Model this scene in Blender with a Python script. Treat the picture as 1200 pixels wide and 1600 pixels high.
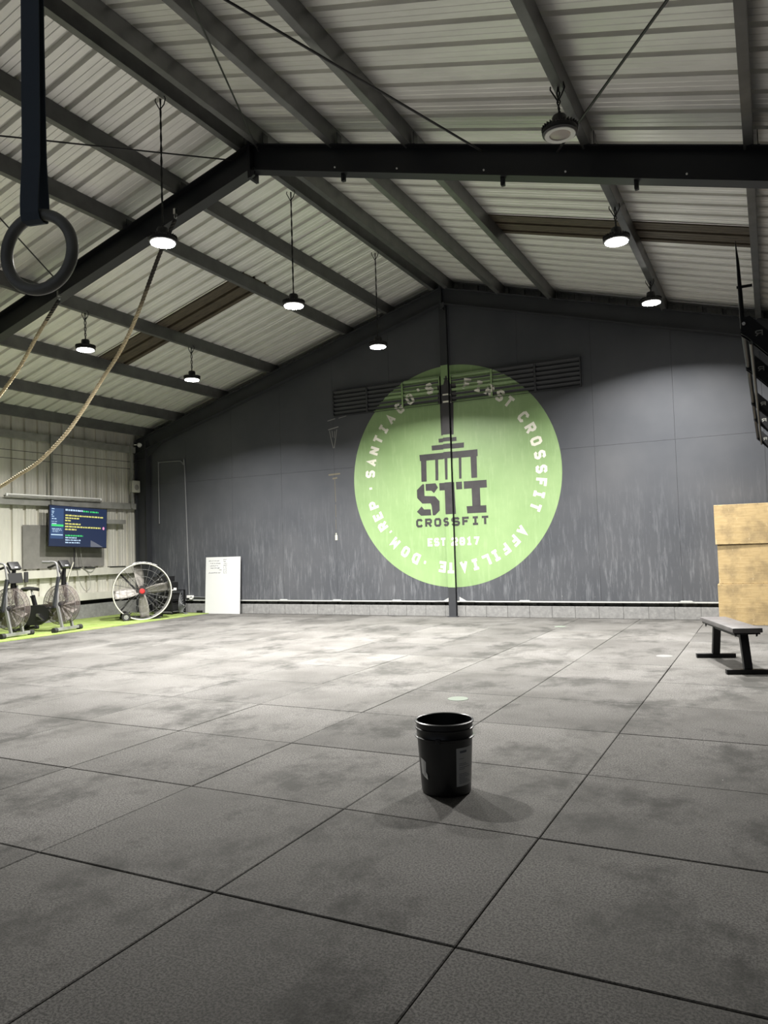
import bpy, bmesh, math, random
from mathutils import Vector, Matrix
random.seed(7)
PI = math.pi
C = bpy.context.scene.collection
for o in list(bpy.data.objects):
    bpy.data.objects.remove(o)

# ------------------------------------------------------------------ camera
def cam_axes(yaw=0.4727095, pitch=0.04720, roll=-0.0312829):
    cy, sy = math.cos(yaw), math.sin(yaw)
    f = Vector((-sy*math.cos(pitch), cy*math.cos(pitch), math.sin(pitch)))
    r = Vector((cy, sy, 0)); u = r.cross(f)
    r2 = r*math.cos(roll)+u*math.sin(roll); u2 = -r*math.sin(roll)+u*math.cos(roll)
    return r2, u2, f
r_, u_, f_ = cam_axes()
cam_d = bpy.data.cameras.new('camera'); cam = bpy.data.objects.new('camera', cam_d); C.objects.link(cam)
m = Matrix((( r_.x, u_.x, -f_.x, 0), (r_.y, u_.y, -f_.y, 0), (r_.z, u_.z, -f_.z, 1.30), (0, 0, 0, 1)))
cam.matrix_world = m
cam_d.sensor_fit = 'VERTICAL'; cam_d.sensor_height = 36; cam_d.sensor_width = 27
cam_d.lens = 1178.6/1600*36
cam_d.clip_start = 0.05; cam_d.clip_end = 200
bpy.context.scene.camera = cam

# ------------------------------------------------------------------ world, exposure, lamp power
LAMP_W = 300.0
w = bpy.data.worlds.new('world'); bpy.context.scene.world = w; w.use_nodes = True
w.node_tree.nodes['Background'].inputs[0].default_value = (0.80, 0.86, 1.0, 1)
w.node_tree.nodes['Background'].inputs[1].default_value = 0.16
vs = bpy.context.scene.view_settings
vs.view_transform = 'Standard'; vs.look = 'None'; vs.gamma = 1; vs.use_curve_mapping = False
vs.exposure = 0.22

# ------------------------------------------------------------------ materials
def mat(name, col, rough=0.6, metal=0.0, spec=0.5, em=None, ems=0.0, alpha=None, trans=0.0):
    mt = bpy.data.materials.new(name); mt.use_nodes = True
    b = mt.node_tree.nodes['Principled BSDF']
    b.inputs['Base Color'].default_value = (*col, 1)
    b.inputs['Roughness'].default_value = rough
    b.inputs['Metallic'].default_value = metal
    b.inputs['Specular IOR Level'].default_value = spec
    if em: b.inputs['Emission Color'].default_value = (*em, 1); b.inputs['Emission Strength'].default_value = ems
    if alpha is not None: b.inputs['Alpha'].default_value = alpha
    if trans: b.inputs['Transmission Weight'].default_value = trans
    return mt
class NT:
    """small helper to build node graphs"""
    def __init__(s, mt): s.t = mt.node_tree; s.b = s.t.nodes['Principled BSDF']; s.co = s.t.nodes.new('ShaderNodeTexCoord')
    def n(s, typ, **k):
        x = s.t.nodes.new(typ)
        for a, v in k.items(): setattr(x, a, v)
        return x
    def l(s, a, b): s.t.links.new(a, b)
    def mapped(s, scale):
        mp = s.n('ShaderNodeMapping'); mp.inputs['Scale'].default_value = scale; s.l(s.co.outputs['Object'], mp.inputs['Vector']); return mp.outputs[0]
    def noise(s, scale, vec=None, detail=4, rough=0.55):
        x = s.n('ShaderNodeTexNoise'); x.inputs['Scale'].default_value = scale; x.inputs['Detail'].default_value = detail; x.inputs['Roughness'].default_value = rough
        s.l(vec if vec else s.co.outputs['Object'], x.inputs['Vector']); return x.outputs['Fac']
    def ramp(s, fac, stops):
        x = s.n('ShaderNodeValToRGB'); e = x.color_ramp.elements
        while len(e) < len(stops): e.new(0.5)
        for i, (p, c) in enumerate(stops):
            e[i].position = p; e[i].color = (*c, 1) if len(c) == 3 else c
        s.l(fac, x.inputs[0]); return x.outputs[0]
    def mix(s, fac, a, b, mode='MIX'):
        x = s.n('ShaderNodeMix', data_type='RGBA', blend_type=mode)
        for sock, v in ((x.inputs[0], fac), (x.inputs[6], a), (x.inputs[7], b)):
            if hasattr(v, 'is_output'): s.l(v, sock)
            else: sock.default_value = v if isinstance(v, float) else (*v, 1)
        return x.outputs[2]
    def math(s, op, a, b=None, c=None):
        x = s.n('ShaderNodeMath', operation=op)
        for i, v in enumerate((a, b, c)):
            if v is None: continue
            if hasattr(v, 'is_output'): s.l(v, x.inputs[i])
            else: x.inputs[i].default_value = v
        return x.outputs[0]
    def bump(s, h, strength=0.3, dist=0.01):
        x = s.n('ShaderNodeBump'); x.inputs['Strength'].default_value = strength; x.inputs['Distance'].default_value = dist
        s.l(h, x.inputs['Height']); s.l(x.outputs[0], s.b.inputs['Normal'])
def varied(name, col, rough=0.6, metal=0.0, amt=0.25, scale=6, bump=0.0, spec=0.5, mapping=None, detail=5):
    mt = mat(name, col, rough, metal, spec); n = NT(mt)
    v = n.mapped(mapping) if mapping else None
    f = n.noise(scale, v, detail)
    lo = tuple(max(0, c*(1-amt)) for c in col); hi = tuple(min(1, c*(1+amt)) for c in col)
    n.l(n.ramp(f, [(0.3, lo), (0.7, hi)]), n.b.inputs['Base Color'])
    if bump: n.bump(f, bump, 0.004)
    return mt

M = {}
M['black'] = mat('black_plastic', (0.012, 0.012, 0.013), 0.45)
M['blackmetal'] = mat('black_powder_coat', (0.007, 0.007, 0.008), 0.5, spec=0.3)
M['rubber'] = mat('black_rubber', (0.015, 0.015, 0.015), 0.8)
M['screenblack'] = mat('bezel_black', (0.01, 0.01, 0.012), 0.25)
M['steel'] = mat('bright_steel', (0.62, 0.62, 0.6), 0.28, 1.0)
M['white'] = mat('white_plastic', (0.80, 0.80, 0.78), 0.5)
M['silver'] = mat('silver_paint', (0.27, 0.27, 0.27), 0.4, 0.3)
M['greypaint'] = mat('grey_paint', (0.22, 0.22, 0.22), 0.5)
M['rafter'] = varied('rafter_dark_paint', (0.009, 0.010, 0.0125), 0.5, amt=0.2, scale=3)
M['gable'] = varied('gable_steel_paint', (0.025, 0.027, 0.031), 0.6, amt=0.15, scale=3)
M['purlin'] = varied('purlin_galvanised', (0.145, 0.147, 0.143), 0.42, 0.5, amt=0.18, scale=4)
M['girt'] = varied('girt_grey_paint', (0.23, 0.23, 0.21), 0.55, amt=0.2, scale=5)
M['sheet'] = varied('roof_sheet_galvanised', (0.80, 0.79, 0.755), 0.45, 0.42, amt=0.07, scale=2.5, spec=0.5, mapping=(0.5, 3, 3))
M['sidesheet'] = varied('side_sheet_cream', (0.66, 0.645, 0.57), 0.40, 0.35, amt=0.10, scale=2.0, mapping=(1, 2, .6))
M['flash'] = mat('flashing_white', (0.45, 0.46, 0.44), 0.5)
M['whitegloss'] = mat('board_white', (0.56, 0.57, 0.56), 0.4)
M['ink'] = mat('marker_grey', (0.10, 0.11, 0.13), 0.7)
M['lensoff'] = mat('lens_unlit', (0.42, 0.37, 0.33), 0.3)
M['lensring'] = mat('lens_ring', (0.75, 0.74, 0.70), 0.4)
M['lenson'] = mat('lens_lit', (1, 1, 1), 0.4, em=(1.0, 0.97, 0.90), ems=60)
M['paper'] = mat('paper', (0.72, 0.72, 0.70), 0.8)
M['labelpaper'] = mat('label_paper', (0.42, 0.43, 0.43), 0.6)
M['red'] = mat('red_hub', (0.55, 0.03, 0.03), 0.5)
M['aluminium'] = varied('dusty_aluminium', (0.27, 0.255, 0.235), 0.55, 0.25, amt=0.35, scale=9)
M['bluestrap'] = mat('strap_webbing', (0.105, 0.130, 0.155), 0.85)
M['cablewhite'] = mat('cable_cream', (0.62, 0.60, 0.50), 0.6)
M['conduit'] = mat('conduit_grey', (0.17, 0.175, 0.18), 0.5)

def rope_mat():
    mt = mat('manila_rope', (0.62, 0.48, 0.27), 0.85); n = NT(mt)
    f = n.noise(60, None, 4)
    # the rope colour turns dark towards its top
    s = n.n('ShaderNodeSeparateXYZ'); n.l(n.co.outputs['Object'], s.inputs[0])
    g = n.math('ADD', s.outputs[2], n.math('MULTIPLY', n.noise(3), 0.5))
    dark_top = n.ramp(n.math('DIVIDE', g, 6.0), [(0.76, (0, 0, 0)), (0.82, (1, 1, 1))])
    base = n.ramp(f, [(0.3, (0.56, 0.44, 0.25)), (0.7, (0.88, 0.78, 0.55))])
    n.l(n.mix(dark_top, base, (0.075, 0.065, 0.055)), n.b.inputs['Base Color'])
    return mt
M['rope'] = rope_mat()
def plywood():
    mt = mat('worn_plywood', (0.6, 0.45, 0.25), 0.6); n = NT(mt)
    a = n.noise(3.6, None, 8, 0.65); gr = n.noise(5, n.mapped((1.2, 1.2, 14)), 4)
    base = n.ramp(gr, [(0.25, (0.33, 0.235, 0.105)), (0.75, (0.46, 0.345, 0.175))])
    st = n.ramp(a, [(0.44, (0, 0, 0)), (0.60, (1, 1, 1))])
    c1 = n.mix(n.math('MULTIPLY', st, 0.55), base, (0.17, 0.125, 0.065))
    sc = n.ramp(n.noise(9, n.mapped((2.5, 2.5, 1)), 6, 0.7), [(0.62, (0, 0, 0)), (0.68, (1, 1, 1))])
    n.l(n.mix(n.math('MULTIPLY', sc, 0.4), c1, (0.60, 0.50, 0.33)), n.b.inputs['Base Color'])
    n.bump(gr, 0.1, 0.003)
    return mt
M['ply'] = plywood()
def panel_paint():
    mt = mat('charcoal_wall_paint', (0.09, 0.095, 0.10), 0.7, spec=0.2); n = NT(mt)
    big = n.noise(0.8, None, 4)
    base = n.ramp(big, [(0.3, (0.054, 0.058, 0.066)), (0.7, (0.080, 0.083, 0.090))])
    st = n.ramp(n.noise(7, n.mapped((3.2, 1, 0.35)), 6, 0.7), [(0.50, (0, 0, 0)), (0.72, (1, 1, 1))])
    s = n.n('ShaderNodeSeparateXYZ'); n.l(n.co.outputs['Object'], s.inputs[0])
    low = n.ramp(n.math('DIVIDE', s.outputs[2], 6.0), [(0.10, (1, 1, 1)), (0.42, (0, 0, 0))])   # scuffed by wall balls, up to reach
    fac = n.math('MULTIPLY', n.math('MULTIPLY', st, low), 0.45)
    c1 = n.mix(fac, base, (0.24, 0.25, 0.265))
    sp = n.ramp(n.noise(22, n.mapped((1.5, 1, 0.8)), 2), [(0.775, (0, 0, 0)), (0.80, (1, 1, 1))])
    c2 = n.mix(n.math('MULTIPLY', sp, n.math('MULTIPLY', low, 0.6)), c1, (0.5, 0.5, 0.48))
    n.l(c2, n.b.inputs['Base Color']); n.bump(n.noise(1.5, None, 3), 0.15, 0.01)
    return mt
M['wall'] = panel_paint()
def green_paint():
    mt = mat('green_mural_paint', (0.3, 0.5, 0.2), 0.5); n = NT(mt)
    big = n.noise(1.1, None, 5, 0.6)
    base = n.ramp(big, [(0.3, (0.180, 0.285, 0.115)), (0.7, (0.235, 0.345, 0.155))])
    st = n.ramp(n.noise(7, n.mapped((3.2, 1, 0.35)), 6, 0.7), [(0.52, (0, 0, 0)), (0.75, (1, 1, 1))])
    n.l(n.mix(n.math('MULTIPLY', st, 0.35), base, (0.36, 0.47, 0.27)), n.b.inputs['Base Color'])
    return mt
M['green'] = green_paint()
M['cream'] = varied('cream_lettering', (0.66, 0.65, 0.56), 0.55, amt=0.06)
M['emblem'] = varied('black_emblem_paint', (0.026, 0.024, 0.026), 0.55, amt=0.3, scale=5)
def block_mat():
    mt = mat('painted_concrete_block', (0.3, 0.3, 0.3), 0.85); n = NT(mt)
    f = n.noise(14, None, 6, 0.7)
    n.l(n.ramp(f, [(0.3, (0.15, 0.15, 0.148)), (0.55, (0.20, 0.20, 0.195)), (0.75, (0.27, 0.27, 0.26))]), n.b.inputs['Base Color'])
    n.bump(n.noise(60, None, 3), 0.5, 0.004); return mt
M['block'] = block_mat()
def skylight_mat():
    mt = mat('brown_fibreglass', (0.10, 0.075, 0.045), 0.6); n = NT(mt)
    f = n.noise(5, n.mapped((0.5, 5, 5)), 6, 0.65)
    n.l(n.ramp(f, [(0.3, (0.040, 0.031, 0.020)), (0.7, (0.100, 0.078, 0.050))]), n.b.inputs['Base Color']); return mt
M['skylight'] = skylight_mat()
def mats_rubber():
    mt = mat('crumb_rubber', (0.15, 0.15, 0.14), 0.9, spec=0.10); n = NT(mt)
    T = 0.9911
    s = n.n('ShaderNodeSeparateXYZ'); n.l(n.co.outputs['Object'], s.inputs[0])
    ix = n.math('FLOOR', n.math('DIVIDE', n.math('ADD', s.outputs[0], 0.9755), T)); iy = n.math('FLOOR', n.math('DIVIDE', n.math('SUBTRACT', s.outputs[1], 2.3211), T))
    cmb = n.n('ShaderNodeCombineXYZ'); n.l(ix, cmb.inputs[0]); n.l(iy, cmb.inputs[1])
    wn = n.n('ShaderNodeTexWhiteNoise'); n.l(cmb.outputs[0], wn.inputs['Vector'])
    fine = n.noise(110, None, 3, 0.75)
    big = n.noise(1.3, None, 6, 0.62)
    blot = n.noise(1.15, n.mapped((1.3, 1, 1)), 6, 0.72)
    dust = n.ramp(big, [(0.30, (0.088, 0.084, 0.078)), (0.50, (0.140, 0.135, 0.128)), (0.72, (0.178, 0.172, 0.166))])
    dark = n.ramp(blot, [(0.37, (0, 0, 0)), (0.50, (1, 1, 1))])
    c = n.mix(n.math('MULTIPLY', n.math('SUBTRACT', 1.0, dark), 0.85), dust, (0.048, 0.047, 0.043))
    c = n.mix(n.math('MULTIPLY', n.ramp(fine, [(0.42, (1, 1, 1)), (0.57, (0, 0, 0))]), 0.74), c, (0.045, 0.045, 0.043))
    tv = n.math('ADD', 0.84, n.math('MULTIPLY', wn.outputs['Value'], 0.32))
    hs = n.n('ShaderNodeHueSaturation'); n.l(tv, hs.inputs['Value']); n.l(c, hs.inputs['Color'])
    chip = n.ramp(n.noise(42, None, 1), [(0.842, (0, 0, 0)), (0.85, (1, 1, 1))])
    n.l(n.mix(chip, hs.outputs[0], (0.6, 0.6, 0.56)), n.b.inputs['Base Color'])
    n.l(n.ramp(big, [(0.3, (0.72, 0.72, 0.72)), (0.7, (0.88, 0.88, 0.88))]), n.b.inputs['Roughness'])
    n.bump(n.noise(190, None, 2), 0.30, 0.004)
    return mt
M['mats'] = mats_rubber()
M['gap'] = mat('dark_slab_and_gap', (0.008, 0.008, 0.008), 0.9)
def turf_mat():
    mt = mat('green_turf', (0.3, 0.5, 0.05), 0.9, spec=0.1); n = NT(mt)
    f = n.noise(120, None, 3); g = n.noise(3, None, 4)
    a = n.ramp(f, [(0.3, (0.14, 0.20, 0.045)), (0.7, (0.29, 0.37, 0.115))])
    n.l(n.mix(n.math('MULTIPLY', n.ramp(g, [(0.45, (0, 0, 0)), (0.65, (1, 1, 1))]), 0.35), a, (0.40, 0.43, 0.22)), n.b.inputs['Base Color'])
    n.bump(f, 0.7, 0.01); return mt
M['turf'] = turf_mat()
def clear(name, col, alpha):
    mt = mat(name, col, 0.15, alpha=alpha); return mt
M['smoke'] = clear('smoked_shroud', (0.16, 0.13, 0.12), 0.34)
def scr(name, c, s): return mat(name, (0.01, 0.01, 0.01), 0.3, em=c, ems=s)
M['scr_bg'] = scr('screen_navy', (0.012, 0.024, 0.068), 0.95)
M['scr_side'] = scr('screen_sidebar', (0.035, 0.075, 0.18), 1.0)
M['scr_yel'] = scr('screen_yellow', (0.85, 0.80, 0.20), 1.0)
M['scr_wht'] = scr('screen_white', (0.60, 0.80, 1.0), 1.0)
M['scr_grn'] = scr('screen_green', (0.06, 0.72, 0.18), 1.0)
M['scr_pnk'] = scr('screen_pink', (1.0, 0.35, 0.60), 1.0)
M['scr_grey'] = scr('screen_grey', (0.13, 0.14, 0.17), 1.0)

# ------------------------------------------------------------------ mesh helpers
class MB:
    def __init__(s): s.bm = bmesh.new()
    def quad(s, *p):
        vs_ = [s.bm.verts.new(q) for q in p]; return s.bm.faces.new(vs_)
    def box(s, c, d, rot=None, bev=0.0):
        g = bmesh.ops.create_cube(s.bm, size=1.0); vv = g['verts']
        mx = Matrix.Translation(Vector(c)) @ (rot.to_4x4() if rot else Matrix()) @ Matrix.Diagonal((d[0], d[1], d[2], 1))
        bmesh.ops.transform(s.bm, matrix=mx, verts=vv)
        if bev:
            ed = {e for v in vv for e in v.link_edges}
            bmesh.ops.bevel(s.bm, geom=list(ed), offset=bev, segments=2, affect='EDGES', profile=0.6)
        return s
    def bar(s, a, b, w, h, up=(0, 0, 1), bev=0.0):
        a, b = Vector(a), Vector(b); y = (b-a); L = y.length; y.normalize()
        up = Vector(up); x = y.cross(up)
        if x.length < 1e-4: x = y.cross(Vector((1, 0, 0)))
        x.normalize(); z = x.cross(y)
        rot = Matrix((x, y, z)).transposed()
        return s.box((a+b)/2, (w, L, h), rot, bev)
    def tube(s, pts, r, n=10, closed=False, caps=True):
        pts = [Vector(p) for p in pts]; rings = []; N = len(pts)
        prev = None
        for i, p in enumerate(pts):
            if closed: t = pts[(i+1) % N]-pts[i-1]
            else: t = (pts[min(i+1, N-1)]-pts[max(i-1, 0)])
            t.normalize()
            if prev is None:
                x = t.orthogonal().normalized()
            else:
                x = prev - t*prev.dot(t)
                x = x.normalized() if x.length > 1e-5 else t.orthogonal().normalized()
            prev = x; y = t.cross(x)
            rr = r[i] if isinstance(r, (list, tuple)) else r
            rings.append([s.bm.verts.new(p+x*math.cos(2*PI*k/n)*rr+y*math.sin(2*PI*k/n)*rr) for k in range(n)])
        rng = range(N) if closed else range(N-1)
        for i in rng:
            a, b = rings[i], rings[(i+1) % N]
            off = 0
            if closed and i == N-1:   # align the seam
                off = min(range(n), key=lambda o: sum((a[k].co-b[(k+o) % n].co).length for k in range(n)))
            for k in range(n):
                s.bm.faces.new((a[k], a[(k+1) % n], b[(k+1+off) % n], b[(k+off) % n]))
        if not closed and caps:
            s.bm.faces.new(rings[0][::-1]); s.bm.faces.new(rings[-1])
        return s
    def cyl(s, a, b, r, n=20): return s.tube([a, b], r, n)
    def lathe(s, prof, n=48, mx=None):
        """profile of (radius, height) pairs turned about z"""
        rings = []
        for r, z in prof:
            ring = [Vector((r*math.cos(2*PI*k/n), r*math.sin(2*PI*k/n), z)) for k in range(n)]
            rings.append([s.bm.verts.new(mx @ v if mx else v) for v in ring])
        for a, b in zip(rings, rings[1:]):
            for k in range(n): s.bm.faces.new((a[k], a[(k+1) % n], b[(k+1) % n], b[k]))
        return s
    def cap(s, z, r, n=48, mx=None, flip=False):
        vv = [Vector((r*math.cos(2*PI*k/n), r*math.sin(2*PI*k/n), z)) for k in range(n)]
        vv = [s.bm.verts.new(mx @ v if mx else v) for v in vv]
        s.bm.faces.new(vv[::-1] if flip else vv); return s
    def prism(s, poly, d, mx=None):
        """2-D outline in (x, z) given thickness d along +y"""
        a = [Vector((p[0], 0, p[1])) for p in poly]; b = [v+Vector((0, d, 0)) for v in a]
        if mx: a = [mx @ v for v in a]; b = [mx @ v for v in b]
        a = [s.bm.verts.new(v) for v in a]; b = [s.bm.verts.new(v) for v in b]; n = len(a)
        s.bm.faces.new(a); s.bm.faces.new(b[::-1])
        for i in range(n): s.bm.faces.new((a[(i+1) % n], a[i], b[i], b[(i+1) % n]))
        return s
    def build(s, name, mt, parent=None, smooth=False, loc=None, norm=True):
        if norm: bmesh.ops.recalc_face_normals(s.bm, faces=s.bm.faces[:])
        me = bpy.data.meshes.new(name); s.bm.to_mesh(me); s.bm.free()
        for t in (mt if isinstance(mt, list) else [mt]): me.materials.append(t)
        if smooth:
            for p in me.polygons: p.use_smooth = True
            try: me.set_sharp_from_angle(angle=math.radians(38))
            except Exception: pass
        o = bpy.data.objects.new(name, me); C.objects.link(o)
        if parent: o.parent = parent
        if loc: o.location = loc
        return o
def tag(o, label=None, cat=None, group=None, kind=None):
    if label: o['label'] = label
    if cat: o['category'] = cat
    if group: o['group'] = group
    if kind: o['kind'] = kind
    return o
def thing(name, loc, label, cat, group=None, rz=0.0):
    o = bpy.data.objects.new(name, None); C.objects.link(o); o.location = loc; o.rotation_euler = (0, 0, rz)
    o.empty_display_size = 0.2
    return tag(o, label, cat, group)
def struct(o): o['kind'] = 'structure'; return o
def dup(root, loc=None, rz=None, label=None, group=None):
    r = root.copy(); C.objects.link(r)
    if loc is not None: r.location = loc
    if rz is not None: r.rotation_euler = (0, 0, rz)
    if label: r['label'] = label
    if group: r['group'] = group
    for ch in list(root.children):
        c = ch.copy(); C.objects.link(c); c.parent = r
        for g in list(ch.children):
            d = g.copy(); C.objects.link(d); d.parent = c
    return r

# ------------------------------------------------------------------ the hall
XR, SL = -5.21, 0.28            # ridge line, roof slope
WL, WR, WB = -12.95, 2.45, 12.94
YF = -5.0
def raf_top(x): return 6.07-SL*abs(x-XR)     # top of the rafters
def roof_z(x): return raf_top(x)+0.205
TH = 0.9911

# floor: dark slab with crumb-rubber mats laid on it, edges a little out of line
b = MB(); b.box(((WL+WR)/2-.1, (YF+WB)/2+.2, -0.075), (WR-WL+.6, WB-YF+1.0, 0.11))
fl = b.build('floor', [M['gap'], M['mats']], norm=False); struct(fl)
bm = bmesh.new(); bm.from_mesh(fl.data)
cols = range(-4, 11); rows = range(-7, 11)
xs = {i: -0.9755-i*TH+random.uniform(-.004, .004) for i in range(-5, 12)}
for i in cols:
    for j in rows:
        gx = random.uniform(.0015, .0068); gy = random.uniform(.0012, .0070)
        x1 = xs[i]-gx; x0 = xs[i+1]+random.uniform(.0010, .0035)
        sh = random.uniform(-.006, .006)
        y0 = 2.3211+j*TH+random.uniform(.0010, .0035)+sh*.3; y1 = 2.3211+(j+1)*TH-gy+sh*.3
        if i == 10: x0 = WL
        if i == -4: x1 = WR
        x1 = min(x1, WR); y1 = min(y1, WB)
        if y0 > WB-.03 or x0 > WR: continue
        z = random.uniform(-.0015, .0006); bv = .004
        top = [bm.verts.new((x, y, z)) for x, y in ((x0+bv, y0+bv), (x1-bv, y0+bv), (x1-bv, y1-bv), (x0+bv, y1-bv))]
        mid = [bm.verts.new((x, y, z-.003)) for x, y in ((x0, y0), (x1, y0), (x1, y1), (x0, y1))]
        bot = [bm.verts.new((x, y, -.018)) for x, y in ((x0, y0), (x1, y0), (x1, y1), (x0, y1))]
        fs = [bm.faces.new(top)]
        for A_, B_ in ((mid, top), (bot, mid)):
            for k in range(4): fs.append(bm.faces.new((A_[k], A_[(k+1) % 4], B_[(k+1) % 4], B_[k])))
        for f in fs: f.material_index = 1
bm.to_mesh(fl.data); bm.free()

# painted spots on the mats
for k, (x, y, lab) in enumerate(((-2.43, 6.02, 'pale green spot painted on the mats just behind the bucket'), (-4.25, 7.94, 'pale green spot painted on the mats, left of centre and midway to the wall'),
                 (-2.96, 11.63, 'pale green spot painted on the mats close to the back wall'), (-1.12, 8.92, 'faint grey spot painted on the mats left of the bench'))):
    b = MB(); b.lathe([(0.001, .0032), (.085, .0032), (.088, .001)], 32)
    tag(b.build('floor_marker', mat('spot_paint', (0.125, 0.150, 0.120) if k < 3 else (0.150, 0.150, 0.145), 0.8), loc=(x, y, 0)), lab, 'floor marker', 'painted spots on the floor')

# green turf strip
b = MB(); b.box(((-10.86+WL)/2, 4.0, .006), (-10.86-WL, 17.6, .012))
tag(b.build('turf_strip', M['turf']), 'bright green artificial turf strip along the ribbed metal side wall', 'turf')

# ribbed sheet profile: one pitch (s, d), d = outward
PT = 0.2925
PROF = [(-.034, 0), (-.027, .046), (.027, .046), (.034, 0), (.098, 0), (.104, .004), (.112, .004), (.118, 0), (.172, 0), (.178, .004), (.186, .004), (.192, 0)]
def rib_line(s0, s1, phase):
    k0 = math.floor((s0-phase)/PT)-1; out = []
    k = k0
    while phase+k*PT < s1+PT:
        for s, d in PROF:
            q = phase+k*PT+s
            if s0 <= q <= s1: out.append((q, d))
        k += 1
    return [(s0, 0)]+out+[(s1, 0)]
def ribbed(b, line, fa, fb, thick=None):
    """strip between two functions of (s, d)"""
    va = [b.bm.verts.new(fa(s, d)) for s, d in line]; vb = [b.bm.verts.new(fb(s, d)) for s, d in line]
    for i in range(len(line)-1): b.bm.faces.new((va[i], va[i+1], vb[i+1], vb[i]))
nz = 1/math.sqrt(1+SL*SL)
def roof_pt(side, x, y, d): return (x+side*d*SL*nz, y, roof_z(x)+d*nz)
PH = 0.101
y_all = (YF, 13.25)
b = MB()
ya, yb = PH+PT*32-.12, PH+PT*34-.10        # the brown sheets
ya, yb = 9.47, 10.11
for side, x_e in ((-1, WL-.15), (1, WR+.15)):
    def strip(x0, x1, y0, y1):
        ln = rib_line(y0, y1, PH)
        ribbed(b, ln, lambda s, d: roof_pt(side, x0, s, d), lambda s, d: roof_pt(side, x1, s, d))
    xa, xb = XR+side*2.05, XR+side*5.2
    strip(XR, x_e, YF, ya)
    strip(XR, x_e, yb, 13.25)
    strip(XR, xa, ya, yb); strip(xb, x_e, ya, yb)
b.box((XR, 4.1, roof_z(XR)+.045), (.34, 18.3, .004))
ceil = struct(b.build('ceiling', M['sheet'], norm=False))
for side, lab in ((-1, 'dirty brown translucent roof sheet in the left roof slope'), (1, 'dirty brown translucent roof sheet in the right roof slope')):
    b = MB(); ln = rib_line(ya-.05, yb+.05, PH)
    ribbed(b, ln, lambda s, d: roof_pt(side, XR+side*2.0, s, d-.006), lambda s, d: roof_pt(side, XR+side*5.22, s, d-.006))
    tag(b.build('skylight_panel', M['skylight'], norm=False), lab, 'roof panel', 'brown roof sheets')

# side wall, ribbed
b = MB(); ln = rib_line(YF, 13.2, .25)
ribbed(b, ln, lambda s, d: (WL-d, s, .42), lambda s, d: (WL-d, s, roof_z(WL)+.02))
struct(b.build('wall_left', M['sidesheet'], norm=False))
b = MB(); b.box((WL-.04, 4.1, .15), (.12, 18.2, .30)); struct(b.build('baseboard_left', M['block']))
b = MB(); b.box((WL-.10, 4.1, .37), (.02, 18.2, .14)); struct(b.build('gap_shade_strip', M['gap']))  # near-black strip painting in the shade of the open gap above the kerb
b = MB(); ribbed(b, rib_line(YF, 13.2, .25), lambda s, d: (WR+d, s, 0), lambda s, d: (WR+d, s, roof_z(WR)))
struct(b.build('wall_right', M['gable'], norm=False))  # wall out of view, coloured dark to keep light off the purlin webs

# gable wall: outer ribbed sheet, inner painted panels, concrete block course
b = MB(); ln = rib_line(WL-.05, WR+.05, .1)
va = [b.bm.verts.new((s, 13.12+d, .15)) for s, d in ln]; vb = [b.bm.verts.new((s, 13.12+d, roof_z(s)+.02)) for s, d in ln]
for i in range(len(ln)-1): b.bm.faces.new((va[i], va[i+1], vb[i+1], vb[i]))
struct(b.build('wall_back_outer', varied('gable_sheet', (0.20, 0.20, 0.18), 0.6, amt=.2), norm=False))
b = MB()
pxs = [WL-.02]+[-7.705+1.281*k for k in range(-3, 8)]+[WR]
pxs = [x for x in pxs if WL-.03 <= x <= WR]
pzs = [.292, 2.90]
def panel(x0, x1, z0, f):
    g = .0015
    n = 1
    poly = [(x0+g, z0+g), (x1-g, z0+g), (x1-g, f(x1-g)), (x0+g, f(x0+g))]
    if x0 < XR < x1: poly.insert(3, (XR, f(XR)))
    b.prism(poly, .014, Matrix.Translation((0, WB, 0)))
for x0, x1 in zip(pxs, pxs[1:]):
    panel(x0, x1, .292, lambda x: 2.90-.0015)
    panel(x0, x1, 2.90, lambda x: raf_top(x)-.05)
struct(b.build('wall_back', M['wall']))
b = MB(); b.box(((WL+WR)/2, WB+.03, .286), (WR-WL, .012, .006))
b.box(((WL+WR)/2, WB-.004, .276), (WR-WL, .006, .022)); b.box(((WL+WR)/2, WB+.012, .264), (WR-WL, .03, .004))
for x in (-9.0, -7.72, -6.4, -3.9, -1.25): b.prism([(-.12, 0), (.12, 0), (.08, .028), (-.08, .028)], .008, Matrix.Translation((x, WB-.01, .275)))
for sx in (-1, 1): b.prism([(0, 0), (sx*.30, 0), (sx*.24, .012), (sx*.13, .02), (0, .09)], .006, Matrix.Translation((XR+sx*.09, WB-.012, .270)))
struct(b.build('trim_2', M['flash']))
b = MB(); x = WL; k = 0
while x < WR:
    x1 = min(x+.397, WR)
    b.box(((x+x1)/2, 12.985, .100), (x1-x-.006, .09, .196), bev=.004); x += .397
b.box(((WL+WR)/2, 12.995, .098), (WR-WL, .088, .194))
struct(b.build('baseboard_back', M['block']))

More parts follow.
